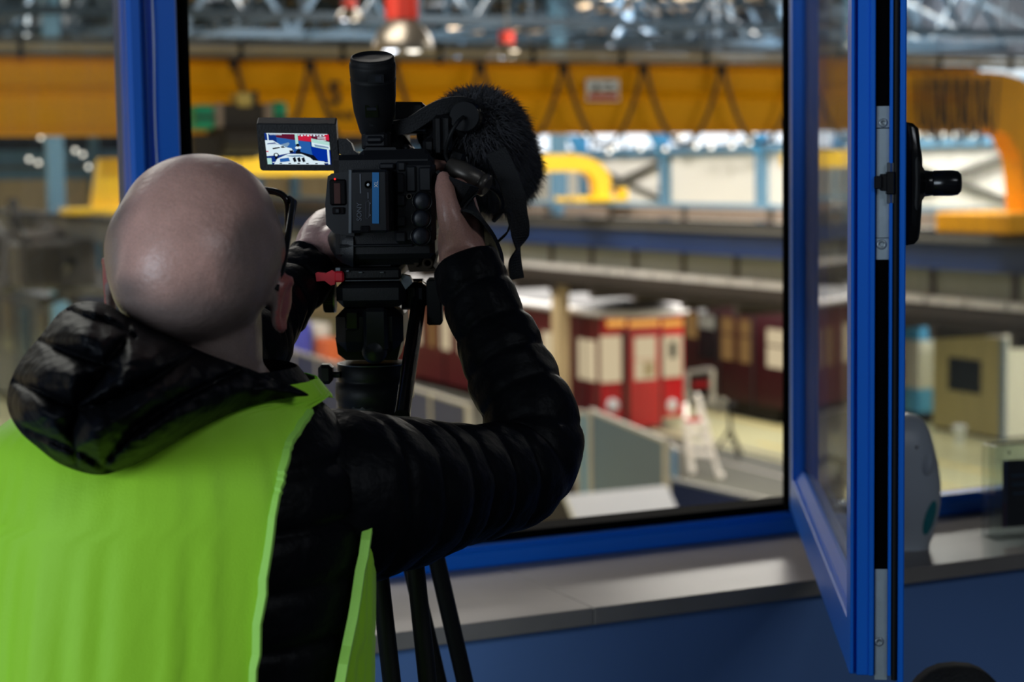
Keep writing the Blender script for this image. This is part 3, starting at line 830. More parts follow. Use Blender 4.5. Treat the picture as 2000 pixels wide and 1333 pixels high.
# high-bay pendant lamps
def highbay(px, py_bot, py_top, Y, r, label):
    b = tohall(W(px, py_bot, Y)); t = tohall(W(px, py_top, Y)); h = t.z - b.z
    L = thing('pendant_lamp', label, 'lamp', b, 'h', None)
    prof = [(r, 0), (r * 1.02, 0.01), (r * 0.97, h * .3), (r * .84, h * .58), (r * .62, h * .82), (r * .46, h * .98), (r * .4, h)]
    inner = [(q * 0.96, z_) for q, z_ in prof]
    MB().lathe(prof, b, (0, 0, 1), 28).build('shade', M['lamp_shade'], L, 'h')
    hh = h * 0.85
    mb = MB().cyl((b.x, b.y, b.z + h), (b.x, b.y, b.z + h + hh), r * .5, n=18)
    for k in range(6):
        a = k * math.pi / 3
        mb.box((b.x + r * .52 * math.cos(a) - .012, b.y + r * .52 * math.sin(a) - .012, b.z + h), (b.x + r * .52 * math.cos(a) + .012, b.y + r * .52 * math.sin(a) + .012, b.z + h + hh))
    mb.build('housing', M['lamp_red'], L, 'h')
    MB().cyl((b.x, b.y, b.z + h + hh), (b.x, b.y, 7.15), 0.02, n=8).build('stem', M['rail_grey'], L, 'h')
    d = 0.022
    MB().ball((b.x + r * .15, b.y - r * .55, b.z + 0.03), r * .33, 12, sc=(1, 1, .6)).build('bulb', M['bulb'], L, 'h')
    MB().ball((b.x - r * .55, b.y - r * .3, b.z + 0.03), r * .30, 12, sc=(1.2, 1, .6)).build('bulb', M['bulb_cool'], L, 'h')
    MB().ball((b.x + r * .7, b.y - r * .2, b.z + 0.03), r * .2, 12, sc=(1, 1, .6)).build('bulb', M['bulb_cool'], L, 'h')
    return L
highbay(787, 101, 38, 15.0, 0.245, 'large bell-shaped metal pendant lamp with red housing above the camera')
highbay(990, 112, 85, 33.0, 0.25, 'smaller pendant lamp with red housing farther away, above the fur windshield')
highbay(683, 40, 16, 36.0, 0.25, 'distant pendant lamp with red housing at the top, left of the big lamp')

# ------------------------------------------------------------------ rail cars
def carbody(root, u0, u1, v0, v1, zb, zt, m, cr=0.25):
    uc = (u0 + u1) / 2; w = (u1 - u0) / 2
    poly = [(u0, v0, zb), (u1, v0, zb), (u1, v0, zt)]
    MB().prism(poly + [(u0, v0, zt)], (0, v1 - v0, 0)).build('body', m, root, 'h')
V1 = 39.4
t1 = thing('metro_car', 'bright red vintage metro car, rounded cab end facing the white ladder', 'train', (21.9, V1 + 6, ZF), 'h')
u0, u1 = 20.75, 23.05; zb, zt = ZF + 0.25, Z(3.45)
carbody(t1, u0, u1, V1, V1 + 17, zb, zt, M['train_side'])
fp = lambda px, py: onv(px, py, V1 - 0.10)
# cab front: three facets
uA, uB = fp(1223, 700).x, fp(1292, 700).x
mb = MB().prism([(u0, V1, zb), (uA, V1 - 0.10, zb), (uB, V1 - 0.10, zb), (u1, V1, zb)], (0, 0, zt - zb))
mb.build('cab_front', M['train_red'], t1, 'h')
def fbox(name, x0, y0, x1, y1, m, par, d0=-0.02, d1=0.05):
    a, b = fp(x0, y1), fp(x1, y0)
    return MB().box((a.x, V1 - 0.10 + d0, a.z), (b.x, V1 - 0.10 + d1, b.z)).build(name, m, par, 'h')
dr = fbox('door', 1229, 646, 1287, 835, M['train_red'], t1, -0.05)
fbox('door_window', 1238, 657, 1279, 743, M['win_lit'], dr, -0.06, -0.03)
fbox('window_bar', 1238, 700, 1279, 704, M['train_red'], dr, -0.07, -0.05)
fbox('seat_back', 1254, 706, 1276, 736, M['rail_tan'], dr, -0.065, -0.06)
fbox('window', 1177, 656, 1212, 748, M['win_lit'], t1, -0.03, 0.12)
w = fbox('window', 1295, 655, 1331, 738, M['win_lit'], t1, -0.03, 0.12)
fbox('driver_seat', 1306, 668, 1319, 700, M['win_dark'], w, -0.04, -0.02)
for x0, x1 in ((1188, 1220), (1229, 1286), (1294, 1332)):
    fbox('sign_lamp', x0, 625, x1, 639, M['lamp_orange'], t1, -0.04, 0.1)
for px in (1200, 1313):
    c = fp(px, 793)
    MB().lathe([(0.18, 0), (0.18, 0.06), (0.15, 0.09), (0.05, 0.11), (0, 0.11)], (c.x, V1 + 0.02, c.z), (0, -1, 0), 20).build('headlight', M['headlight'], t1, 'h')
fbox('front_rib', 1218, 645, 1225, 835, M['train_dark'], t1, -0.03)
fbox('front_rib', 1288, 645, 1293, 835, M['train_dark'], t1, -0.03)
fbox('buffer_beam', 1172, 836, 1335, 850, M['under'], t1, -0.1)
# side doors and windows
for px0, px1, y0, y1 in ((1130, 1165, 661, 746),):
    a, b = onu(px1, y1, u0), onu(px0, y0, u0)
    MB().box((u0 - 0.02, a.y, a.z), (u0 + 0.02, b.y, b.z)).build('window', M['win_lit'], t1, 'h')
za, zb2 = Z(5.15), Z(4.05)
for k in range(13):
    v = V1 + 2.6 + k * 1.12
    MB().box((u0 - 0.02, v, za + 0.1), (u0 + 0.02, v + (0.42 if k % 3 else 0.62), zb2)).build('window', M['win_lit'] if k % 3 != 1 else M['win_dim'], t1, 'h')
for v in (V1 + 0.8, V1 + 5.2, V1 + 9.7, V1 + 14.2):
    MB().box((u0 - 0.03, v, zb), (u0 - 0.005, v + 0.05, zt - 0.1)).build('door_rib', M['under'], t1, 'h')
# roof; white tube round its end stands in for light reflected there
def roofline(off, z):
    pts = [(u0 - off, V1 + 17, z)]
    uc = (u0 + u1) / 2; w_ = (u1 - u0) / 2 + off
    for k in range(0, 17):
        a = math.pi * k / 16
        pts.append((uc - w_ * math.cos(a), V1 + 0.4 - (1.0 + off) * abs(math.sin(a)) ** 0.75, z))
    pts.append((u1 + off, V1 + 17, z))
    return pts
MB().tube(roofline(0.10, zt + 0.06), 0.10, 8).build('gutter', M['gutter'], t1, 'h')
rows = []
for k, (f, dz) in enumerate(((1, 0.06), (0.82, 0.17), (0.5, 0.26), (0.15, 0.3))):
    uc = (u0 + u1) / 2
    rows.append([(uc + (x - uc) * f, y + (0 if y > V1 + 5 else (1 - f) * 0.9), zt + dz) for x, y, _ in roofline(0.08, 0)])
mb = MB().grid(rows); n_ = len(rows[0])
mb.add(rows[-1], [tuple(range(n_))]); mb.add([(x, y, zt) for x, y, z in rows[0]], [tuple(range(n_))])
mb.build('roof', M['train_roof'], t1, 'h')
for v in (V1 + 2.5, V1 + 13.5):
    MB().box((u0 + 0.2, v - 1.2, ZF + 0.05), (u1 - 0.2, v + 1.2, ZF + 0.5), 0, 0.05).build('bogie', M['under'], t1, 'h')

t2 = thing('metro_car', 'dark maroon metro car standing on the right behind the red one', 'train', (26.1, 46, ZF), 'h')
u0b, u1b, V2 = 24.95, 27.3, 36.6
carbody(t2, u0b, u1b, V2, V2 + 19, ZF + 0.45, Z(3.05), M['train_dark'])
def sbx(name, x0, y0, x1, y1, m, par, d=0.02):
    a, b = onu(x1, y1, u0b), onu(x0, y0, u0b)
    zlo, zhi = onu((x0 + x1) / 2, y1, u0b).z, onu((x0 + x1) / 2, y0, u0b).z
    return MB().box((u0b - d, a.y, zlo), (u0b + 0.02, b.y, zhi)).build(name, m, par, 'h')
for x0, x1, y0, y1, m_ in ((1410, 1433, 621, 703, 'win_dim'), (1445, 1466, 625, 709, 'win_dim'), (1499, 1545, 645, 720, 'win_lit')):
    w = sbx('window', x0, y0, x1, y1, M[m_], t2)
    sbx('window_bar', x0, y0 + 30, x1, y0 + 34, M['train_dark'], w, 0.03)
w = sbx('window', 1340, 612, 1362, 660, M['win_dim'], t2)
w = sbx('window', 1364, 614, 1398, 702, M['win_dark'], t2)
sbx('window', 1366, 616, 1396, 642, M['deck_panel'], w, 0.03)
sbx('door_rib', 1402, 612, 1405, 790, M['under'], t2, 0.03)
sbx('door_rib', 1470, 612, 1473, 800, M['under'], t2, 0.03)
sbx('number_plate', 1365, 592, 1379, 612, M['white_label'], t2, 0.04)
rows = []
for f, dz in ((1.02, 0), (0.9, .14), (0.6, .25), (0.2, .3)):
    uc = (u0b + u1b) / 2; w_ = (u1b - u0b) / 2 * f
    rows.append([(uc - w_, V2, Z(3.05) + dz), (uc - w_, V2 + 19, Z(3.05) + dz)])
rows += [[(2 * (u0b + u1b) / 2 - a[0], a[1], a[2]) for a in r] for r in reversed(rows)]
mb = MB().grid(rows); mb.add([r[0] for r in rows], [tuple(range(len(rows)))]); mb.build('roof', M['train_roof'], t2, 'h')
for v in (V2 + 3, V2 + 15.5):
    MB().box((u0b + 0.2, v - 1.2, ZF + 0.0), (u1b - 0.2, v + 1.2, ZF + 0.5), 0, 0.05).build('bogie', M['under'], t2, 'h')

t3 = thing('rail_vehicle', 'dark navy rail vehicle seen through the left pane beside the hood', 'train', (10, 50, ZF), 'h')
MB().box((8.6, 44, ZF + 0.4), (11.4, 62, Z(2.62)), 0, 0.18).build('body', M['navy_car'], t3, 'h')
MB().box((8.9, 44.1, Z(2.62)), (11.1, 61.9, Z(2.4)), 0, 0.11).build('roof', M['train_roof'], t3, 'h')
for a, b in ((8.85, 9.9), (10.1, 11.15)):
    MB().box((a, 43.97, Z(4.5)), (b, 44.05, Z(3.2)), 0, 0.02).build('window', M['win_dark'], t3, 'h')
for k in range(7):
    MB().box((8.57, 45 + k * 2.3, Z(4.5)), (8.63, 46.6 + k * 2.3, Z(3.2))).build('window', M['win_dark'], t3, 'h')
MB().box((8.58, 44.2, Z(5.6)), (11.42, 44.0, Z(5.45))).build('stripe', M['bright_blue'], t3, 'h')
for v in (47, 59):
    MB().box((9, v - 1.2, ZF), (11, v + 1.2, ZF + 0.45), 0, 0.05).build('bogie', M['under'], t3, 'h')

# dark pipework on the left runway
pw = thing('pipework', 'dark tangle of ducts and pipes on the left runway behind the pane', 'pipes', (7.2, 42, Z(2.3)), 'h')
mb = MB()
for k in range(26):
    v = 34 + rng.random() * 14; zz = Z(0.8 + rng.random() * 1.5); u = 6.6 + rng.random() * 1.3
    mb.tube([(u, v, zz), (u + rng.normal() * .3, v + rng.normal() * 1.2, zz + rng.normal() * .25), (u + rng.normal() * .4, v + rng.normal() * 1.8, zz + rng.normal() * .5)], 0.07 + rng.random() * 0.09, 6)
mb.build('pipes', M['machine'], pw, 'h')['kind'] = 'stuff'
for k in range(2):
    v = 36 + k * 4.7
    MB().box((6.4, v, Z(2.1 - 0.2 * (k % 2))), (7.9, v + 1.3 + 0.3 * (k % 3), Z(1.15)), 0, 0.1).build('duct', M['machine'], pw, 'h')

# ------------------------------------------------------------------ partition fences on the hall floor
def fence(label, pts, h, mats, pw_, cap=None):
    a, b = Vector(pts[0]), Vector(pts[1])
    mid = (a + b) / 2
    f = thing('partition_fence', label, 'fence', (mid.x, mid.y, ZF), 'h')
    L = (b - a).length; n = max(1, round(L / pw_)); d = (b - a) / n
    for k in range(n):
        p0 = a + d * k; p1 = a + d * (k + 1); m = mats[min(k, len(mats) - 1)]
        e = d.normalized() * 0.04
        MB().bar(Vector((p0.x, p0.y, ZF + h / 2 + 0.05)) + e.to_3d(), Vector((p1.x, p1.y, ZF + h / 2 + 0.05)) - e.to_3d(), 0.05, h - 0.1).build('panel', m, f, 'h')
        MB().bar((p0.x, p0.y, ZF + h - 0.02), (p1.x, p1.y, ZF + h - 0.02), 0.07, 0.05).build('rail', M['alu'], f, 'h')
    for k in range(n + 1):
        p0 = a + d * k
        MB().box((p0.x - 0.045, p0.y - 0.045, ZF), (p0.x + 0.045, p0.y + 0.045, ZF + h + 0.02)).build('post', M['alu'], f, 'h')
    return f
gp = lambda px, py, h: onz(px, py, ZF + h).xy
A0, A1 = gp(1302, 860, 2.3), gp(1157, 801, 2.3)
fence('grey blue partition panel standing in front of the red train cab', (A0, A1), 2.3, [M['fence_grey']], 5)
fence('long navy partition fence on the floor running far back behind the tripod', (gp(915, 790, 2.3), gp(535, 672, 2.3)), 2.3, [M['fence_navy']], 2.0)
fence('low navy partition at the window bottom beside the ladder', (gp(1545, 986, 1.3), gp(1309, 934, 1.3)), 1.3, [M['fence_navy']], 2.5)
fence('narrow light blue partition behind the grey blue panel', (gp(1152, 806, 2.2), gp(1133, 804, 2.2)), 2.2, [M['fence_light']], 3)
fence('small light blue partition piece between grey panel and ladder', (gp(1330, 880, 1.75), gp(1300, 862, 1.75)), 1.75, [M['fence_light']], 3)

# ------------------------------------------------------------------ white platform ladder
fl = onz(1352, 926, ZF); fr_ = onz(1407, 938, ZF)
Yl = (hw(*fl).y + hw(*fr_).y) / 2
la = thing('platform_ladder', 'white wheeled step ladder with handrail standing by the navy partition', 'ladder', ((fl.x + fr_.x) / 2, (fl.y + fr_.y) / 2, ZF), 'h')
LP = lambda px, py, dy=0.0: tohall(W(px, py, Yl + dy))
for nm, a, b, r in (('front_leg', LP(1352, 924), LP(1338, 824), .05), ('front_leg', LP(1406, 936), LP(1362, 772), .05),
                    ('rear_leg', LP(1340, 820), LP(1340, 790, .3), .04), ('rear_leg', LP(1388, 872), LP(1362, 800, .3), .04)):
    MB().bar(a, b, r * 2, r * 2).build(nm, M['ladder'], la, 'h')
for y0, x0, x1 in ((828, 1338, 1384), (848, 1342, 1388), (868, 1346, 1391), (886, 1349, 1396)):
    MB().bar(LP(x0, y0), LP(x1, y0 + 2), 0.16, 0.09).build('tread', M['ladder'], la, 'h')
MB().bar(LP(1343, 826, -.05), LP(1385, 866, -.05), 0.06).build('brace', M['ladder'], la, 'h')
MB().bar(LP(1362, 770), LP(1374, 830, .2), 0.06).build('handrail', M['ladder'], la, 'h')
MB().bar(LP(1338, 822), LP(1376, 818), 0.08).build('top_rail', M['red_plastic'], la, 'h')
for c in (fl, fr_):
    MB().cyl((c.x - .03, c.y, c.z + .09), (c.x + .03, c.y, c.z + .09), .09, n=16).build('wheel', M['ladder'], la, 'h')

# display easel, tripod stand, bucket, booth, totem
def PB(px, py, Y): return tohall(W(px, py, Y))
es = thing('display_frame', 'grey frame with dark board beside the red train cab', 'sign', PB(1368, 800, 43), 'h')
for a, b in (((1341, 796), (1341, 728)), ((1391, 786), (1391, 722)), ((1341, 728), (1391, 722))):
    MB().bar(PB(*a, 43), PB(*b, 43), .09).build('frame_bar', M['alu'], es, 'h')
MB().prism([PB(1352, 780, 42.95), PB(1385, 778, 42.95), PB(1385, 732, 42.95), PB(1352, 734, 42.95)], hw(0, 0.0, 0) + Vector((0, 0.04, 0))).build('board', M['under'], es, 'h')
MB().bar(PB(1353, 752, 42.9), PB(1384, 750, 42.9), .1, .12).build('red_strip', M['train_red'], es, 'h')
c = onz(1428, 893, ZF)
ts = thing('tripod_stand', 'thin black tripod stand alone on the pale floor behind the ladder', 'tripod', c, 'h')
Yt = hw(*c).y
MB().cyl(PB(1428, 862, Yt), PB(1424, 792, Yt), .035, n=8).build('pole', M['under'], ts, 'h')
for a in (0.4, 2.5, 4.6):
    MB().cyl((c.x + .42 * math.cos(a), c.y + .42 * math.sin(a), ZF), PB(1426, 838, Yt), .03, n=8).build('leg', M['under'], ts, 'h')
MB().box((c.x - .1, c.y - .1, PB(1424, 797, Yt).z), (c.x + .1, c.y + .1, PB(1424, 788, Yt).z)).build('head', M['under'], ts, 'h')
c = onz(1874, 866, ZF)
bu = MB().lathe([(.11, 0), (.15, .36), (.165, .36), (.165, .40), (.14, .40), (.12, .05), (0, .05)], c, (0, 0, 1), 20).build('bucket', M['white_label'], None, 'h', c)
tag(bu, 'white bucket on the pale floor in front of the beige booth', 'bucket')
ca_ = onz(1950, 865, ZF); cb = onz(1829, 838, ZF)
bo = thing('site_booth', 'beige booth with a dark window and a white side wall', 'booth', (ca_.x + 1.5, (ca_.y + cb.y) / 2, ZF), 'h')
bh = 2.4; uu = (ca_.x + cb.x) / 2
MB().box((uu, ca_.y, ZF + 0.08), (uu + 0.08, cb.y, ZF + bh)).build('front_wall', M['booth'], bo, 'h')
MB().box((uu + 0.02, ca_.y - 0.03, ZF + 0.08), (uu + 3.2, ca_.y + 0.05, ZF + bh)).build('side_wall', M['booth_white'], bo, 'h')
MB().box((uu + 0.02, cb.y - 0.05, ZF + 0.08), (uu + 3.2, cb.y, ZF + bh)).build('side_wall', M['booth_white'], bo, 'h')
MB().box((uu - 0.06, ca_.y - 0.08, ZF + bh), (uu + 3.25, cb.y + 0.05, ZF + bh + 0.1)).build('roof', M['gutter'], bo, 'h')
MB().box((uu + 0.01, ca_.y - 0.02, ZF), (uu + 3.2, cb.y, ZF + 0.08)).build('plinth', M['under'], bo, 'h')
MB().box((uu - 0.03, ca_.y - 0.05, ZF + 0.02), (uu + 0.06, ca_.y + 0.06, ZF + bh)).build('corner_post', M['fence_grey'], bo, 'h')
wa, wb = onu(1916, 776, uu), onu(1853, 707, uu)
MB().box((uu - 0.02, wa.y, ZF + 1.02), (uu + 0.02, wb.y, ZF + 1.82)).build('window', M['win_dark'], bo, 'h')
c = onz(1790, 818, ZF)
to = thing('information_totem', 'blue and white kiosk column left of the beige booth', 'kiosk', c, 'h')
for nm, z0, z1, m_ in (('base', 0, .25, 'under'), ('lower_panel', .25, .85, 'bright_blue'), ('middle_panel', .85, 2.05, 'booth_white'), ('upper_panel', 2.05, 2.7, 'bright_blue'), ('top_cap', 2.7, 2.85, 'gutter')):
    MB().box((c.x - .5, c.y - .75, ZF + z0), (c.x + .5, c.y + .75, ZF + z1), 0, .02).build(nm, M[m_], to, 'h')

# things behind the fence, between the arms
def cabinet(name, label, cat, px0, px1, pyt, Y, depth, m, m2, base=True):
    a, b = PB(px0, pyt, Y), PB(px1, pyt, Y)
    w_ = (b - a).xy.length
    t = thing(name, label, cat, ((a.x + b.x) / 2, (a.y + b.y) / 2 + depth / 2, ZF), 'h')
    c0 = OFF[t.name]
    MB().box((c0.x - w_ / 2, c0.y - depth / 2, ZF + .06), (c0.x + w_ / 2, c0.y + depth / 2, a.z), 0, .03).build('body', M[m], t, 'h')
    MB().box((c0.x - w_ / 2 + .05, c0.y - depth / 2 - .02, ZF + .3), (c0.x + w_ / 2 - .05, c0.y - depth / 2, a.z - .3)).build('door', M[m2], t, 'h')
    MB().box((c0.x - w_ / 2 + .03, c0.y - depth / 2 + .03, ZF), (c0.x + w_ / 2 - .03, c0.y + depth / 2 - .03, ZF + .06)).build('plinth', M['under'], t, 'h')
    return t
cabinet('storage_container', 'violet blue container behind the fence, just right of the sleeve', 'container', 575, 609, 630, 50, 2, 'violet', 'violet')
cabinet('storage_cabinet', 'cream cabinet between the violet container and the tripod head', 'cabinet', 613, 645, 634, 50.5, 1, 'wall_white', 'booth_white')
cabinet('storage_crate', 'orange crate behind the fence beside the tripod head', 'crate', 637, 668, 664, 49.4, 1, 'orange', 'orange')

# white estate car with raised bonnet and an engine stand below the window
def estate_car(cu, cv, label):
    t = thing('estate_car', label, 'car', (cu, cv, ZF), 'h')
    L, Wd = 4.6, 1.8
    side = [(-2.3, .35), (-2.3, .95), (-2.15, 1.45), (-1.9, 1.5), (.25, 1.48), (1.05, 1.0), (2.2, .85), (2.3, .6), (2.3, .35)]
    MB().prism([(cu - Wd / 2, cv + y, ZF + z) for y, z in side], (Wd, 0, 0)).build('body', M['car_white'], t, 'h')
    for sx in (-1, 1):
        x = cu + sx * (Wd / 2 + .005)
        for ya, yb in ((-1.95, -.95), (-.85, 0.05)):
            MB().box((x - .01, cv + ya, ZF + .98), (x + .01, cv + yb, ZF + 1.38)).build('window', M['win_dark'], t, 'h')
        for yy in (-1.4, 1.4):
            MB().cyl((x - sx * .2, cv + yy, ZF + .32), (x + sx * .02, cv + yy, ZF + .32), .32, n=18).build('wheel', M['under'], t, 'h')
    MB().prism([(cu - .8, cv + 1.15, ZF + 1.0), (cu - .8, cv + 2.0, ZF + 1.85), (cu - .8, cv + 1.95, ZF + 1.9), (cu - .8, cv + 1.08, ZF + 1.05)], (1.6, 0, 0)).build('bonnet', M['car_white'], t, 'h')
    MB().prism([(cu - .75, cv + .3, ZF + 1.5), (cu + .75, cv + .3, ZF + 1.5), (cu + .75, cv + 1.0, ZF + 1.06), (cu - .75, cv + 1.0, ZF + 1.06)], (0, .02, .02)).build('windscreen', M['win_dark'], t, 'h')
    return t
c = tohall(W(1215, 1016, 25.2))
estate_car(c.x, c.y - 1.8, 'white estate car with raised bonnet below the window near the grey panel')
c = tohall(W(1085, 968, 27.5)); c.z = ZF
en = thing('engine_stand', 'dark engine on a stand with an orange part, below the right elbow', 'engine', c, 'h')
MB().box((c.x - .35, c.y - .3, ZF + .9), (c.x + .25, c.y + .3, ZF + 1.75), 0, .08).build('engine_block', M['machine'], en, 'h')
MB().cyl((c.x - .1, c.y, ZF + .05), (c.x - .1, c.y, ZF + .95), .09, n=12).build('stand', M['under'], en, 'h')
MB().box((c.x - .5, c.y - .4, ZF), (c.x + .4, c.y + .4, ZF + .07)).build('base', M['under'], en, 'h')
MB().cyl((c.x + .3, c.y - .1, ZF + 1.2), (c.x + .75, c.y - .1, ZF + 1.3), .17, n=14).build('filter', M['orange'], en, 'h')
MB().tube([(c.x - .3, c.y, ZF + 1.7), (c.x - .4, c.y, ZF + 2.0), (c.x - .1, c.y, ZF + 2.05), (c.x + .2, c.y, ZF + 1.75)], .06, 8).build('hose', M['under'], en, 'h')
# ------------------------------------------------------------------ things on the sill and the chair
def OW(px, py, Y): return W(px, py, Y)
# white rounded dispenser: a flat egg-shaped case standing on the sill
pc = onz(1790, 1072, SILL)
Yd = hw(*pc).y
di = thing('air_freshener', 'white rounded plastic dispenser with teal oval standing on the sill', 'dispenser', pc, 'h')
k_ = Yd / FPX
def drow(py, xl, xr, dep):
    a, b = W(xl, py, Yd), W(xr, py, Yd)
    c = (a + b) / 2; w = (b - a).length / 2
    R_ = []
    for t in np.linspace(0, 2 * math.pi, 32, endpoint=False):
        ct, s_ = math.cos(t), math.sin(t)
        e = 0.62
        R_.append(tohall(Vector((c.x + w * math.copysign(abs(ct) ** e, ct), Yd + dep * (math.copysign(abs(s_) ** 0.8, s_)) + 0.02, c.z))))
    return R_
prof = [(812, 1742, 1782, .012), (815, 1728, 1797, .026), (824, 1718, 1808, .036), (842, 1710, 1818, .044), (870, 1704, 1826, .05), (905, 1701, 1834, .054), (945, 1700, 1839.5, .056), (985, 1702, 1839, .056), (1020, 1706, 1832, .052), (1050, 1712, 1824, .046), (1066, 1718, 1818, .04)]
rows = [drow(*p) for p in prof]
dz = pc.z - min(p.z for p in rows[-1])
rows = [[Vector((p.x, p.y, p.z + dz * 0)) for p in r] for r in rows]
foot = [Vector((p.x, p.y, SILL)) for p in rows[-1]]
mb = MB().grid(rows + [foot], 0, True, wrap=True)
mb.add(rows[0], [tuple(range(32))]); mb.add(foot, [tuple(range(32))])
mb.build('case', M['white_plastic'], di, 'h')
def dsp(px, py, off=0.0):          # point on the front of the case
    r = None
    for i in range(len(prof) - 1):
        if prof[i][0] <= py <= prof[i + 1][0]:
            f = (py - prof[i][0]) / (prof[i + 1][0] - prof[i][0])
            xl = prof[i][1] + f * (prof[i + 1][1] - prof[i][1]); xr = prof[i][2] + f * (prof[i + 1][2] - prof[i][2]); dp = prof[i][3] + f * (prof[i + 1][3] - prof[i][3])
            c = (xl + xr) / 2; w = (xr - xl) / 2
            x = max(-0.999, min(0.999, (px - c) / w))
            ct = math.copysign(abs(x) ** (1 / 0.62), x)
            sn = math.sqrt(max(0, 1 - ct * ct)) ** 0.8
            p = W(px, py, Yd); return tohall(Vector((p.x, Yd + 0.02 - dp * sn - off, p.z)))
def dpatch(name, cx, cy, rx, ry, tilt, m, off, dome=0.0):
    rings = []
    for f in (1.0, 0.8, 0.5, 0.2):
        ring = []
        for t in np.linspace(0, 2 * math.pi, 24, endpoint=False):
            a, b = rx * f * math.cos(t), ry * f * math.sin(t)
            ring.append(dsp(cx + a * math.cos(tilt) - b * math.sin(tilt), cy + a * math.sin(tilt) + b * math.cos(tilt), off + dome * (1 - f * f)))
        rings.append(ring)
    mb = MB().grid(rings, 0, True, wrap=True); mb.add(rings[-1], [tuple(range(24))])
    return mb.build(name, m, di, 'h')
dpatch('oval_mark', 1809, 1006, 11.5, 35, 0.26, M['teal'], 0.0008)
dpatch('button', 1808, 900, 13, 24, 0.30, M['white_plastic'], 0.0015, 0.010)
dpatch('sensor_hole', 1783, 869, 2.8, 2.8, 0, M['black_gloss'], 0.0012)

# clear acrylic block frame with a dark picture
pa_ = onz(1961, 1056, SILL)
ac = thing('acrylic_frame', 'clear acrylic block frame with dark picture standing on the sill', 'picture frame', pa_, 'h')
a0 = pa_.copy(); hgt = W(1945, 872, hw(*pa_).y).z - SILL
AR = Matrix.Rotation(math.radians(-10), 3, 'Z')
mb = MB().box((a0.x - .018, a0.y - .0, SILL), (a0.x + .16, a0.y + .022, SILL + hgt), 0, .0012, AR, a0); mb.build('front_block', M['acrylic'], ac, 'h')
mb = MB().box((a0.x - .018, a0.y + .026, SILL), (a0.x + .16, a0.y + .048, SILL + hgt), 0, .0012, AR, a0); mb.build('back_block', M['acrylic'], ac, 'h')
mb = MB().box((a0.x + .010, a0.y + .0232, SILL + .018), (a0.x + .15, a0.y + .0248, SILL + hgt - .03), 0, 0, AR, a0)
pic = mb.build('picture', mat('picture_print', C(22, 22, 46), 0.5, var=0.5, scale=26), ac, 'h')
MB().box((a0.x + .0105, a0.y + .0226, SILL + .018), (a0.x + .019, a0.y + .0231, SILL + hgt - .03), 0, 0, AR, a0).build('margin', mat('margin_print', C(52, 60, 110), 0.5, var=0.1), pic, 'h')
MB().box((a0.x + .0105, a0.y + .0221, SILL + .018), (a0.x + .017, a0.y + .0225, SILL + .062), 0, 0, AR, a0).build('plum_strip', mat('plum_print', C(84, 34, 84), 0.5, var=0.1), pic, 'h')
MB().ball(AR @ (Vector((a0.x + .008, a0.y - .0005, SILL + hgt - .012)) - a0) + a0, .0022, 10).build('pin', M['black_gloss'], ac, 'h')
for k in range(3):
    MB().box((a0.x + .026 + .002 * k, a0.y + .0226, SILL + hgt - .06 - k * .016), (a0.x + .07, a0.y + .0231, SILL + hgt - .056 - k * .016), 0, 0, AR, a0).build('print_line', mat('print_line', C(60, 90, 130), 0.5), pic, 'h')

# office chair: only the top of the round black backrest reaches into the frame
cb_ = W(1868, 1300, 2.33)
oc = thing('office_chair', 'black rounded chair back at the bottom edge before the blue wall', 'chair', (cb_.x, cb_.y, 0), 'w')
rows = []
for f, dy in ((0.0, 0.03), (1, 0.018), (1.0, -0.018), (0.0, -0.03)):
    ring = []
    for t in np.linspace(0, 2 * math.pi, 40, endpoint=False):
        ct, s_ = math.cos(t), math.sin(t)
        ring.append(Vector((cb_.x + .088 * f * math.copysign(abs(ct) ** .8, ct), cb_.y + dy, cb_.z - .20 + .20 * f * math.copysign(abs(s_) ** .8, s_))))
    rows.append(ring)
MB().grid(rows, 0, True, wrap=True).build('backrest', M['chair_black'], oc)
MB().tube([(cb_.x, cb_.y - .02, cb_.z - .36), (cb_.x, cb_.y - .05, .55), (cb_.x, cb_.y - .02, .45), (cb_.x, cb_.y - .2, .43)], .02, 8).build('back_stem', M['black_plastic'], oc)
MB().box((cb_.x - .22, cb_.y - .46, .43), (cb_.x + .22, cb_.y - .03, .50), 0, .03).build('seat', M['chair_black'], oc)
MB().cyl((cb_.x, cb_.y - .24, .08), (cb_.x, cb_.y - .24, .43), .028).build('gas_column', M['black_plastic'], oc)
for k in range(5):
    a = k * 2 * math.pi / 5
    e = Vector((cb_.x + .27 * math.cos(a), cb_.y - .24 + .27 * math.sin(a), .07))
    l_ = MB().bar((cb_.x, cb_.y - .24, .10), e, .04, .03).build('leg', M['black_plastic'], oc)
    MB().cyl(e + Vector((-.02, 0, -.04)), e + Vector((.02, 0, -.04)), .03, n=14).build('caster', M['black_plastic'], l_)

# ------------------------------------------------------------------ camcorder
def pb(mb, x0, y0, x1, y1, Y0, Y1, bev=0.0, rot=0.0, mi=0):
    a, b = W(x0, y1, Y0), W(x1, y0, Y0)
    lo = (min(a.x, b.x), Y0, min(a.z, b.z)); hi = (max(a.x, b.x), Y1, max(a.z, b.z))
    R_ = Matrix.Rotation(rot, 3, 'Y') if rot else None
    return mb.box(lo, hi, mi, bev, R_)
cc = thing('camcorder', 'black shoulder camcorder with flip-out screen on the tripod, held by the man', 'video camera', W(735, 520, 2.12))
ROLL = 0.012
mb = MB()
pb(mb, 655, 300, 846, 508, 2.030, 2.30, .006)
pb(mb, 700, 290, 840, 330, 2.045, 2.28, .006)
pb(mb, 668, 480, 838, 520, 2.045, 2.24, .012)
body = mb.build('body', M['body_plastic'], cc)
MB().cyl(W(742, 405, 2.28), W(742, 405, 2.28) + Vector((0, .14, -.01)), .048, .052, 28).build('lens_barrel', M['black_plastic'], cc)
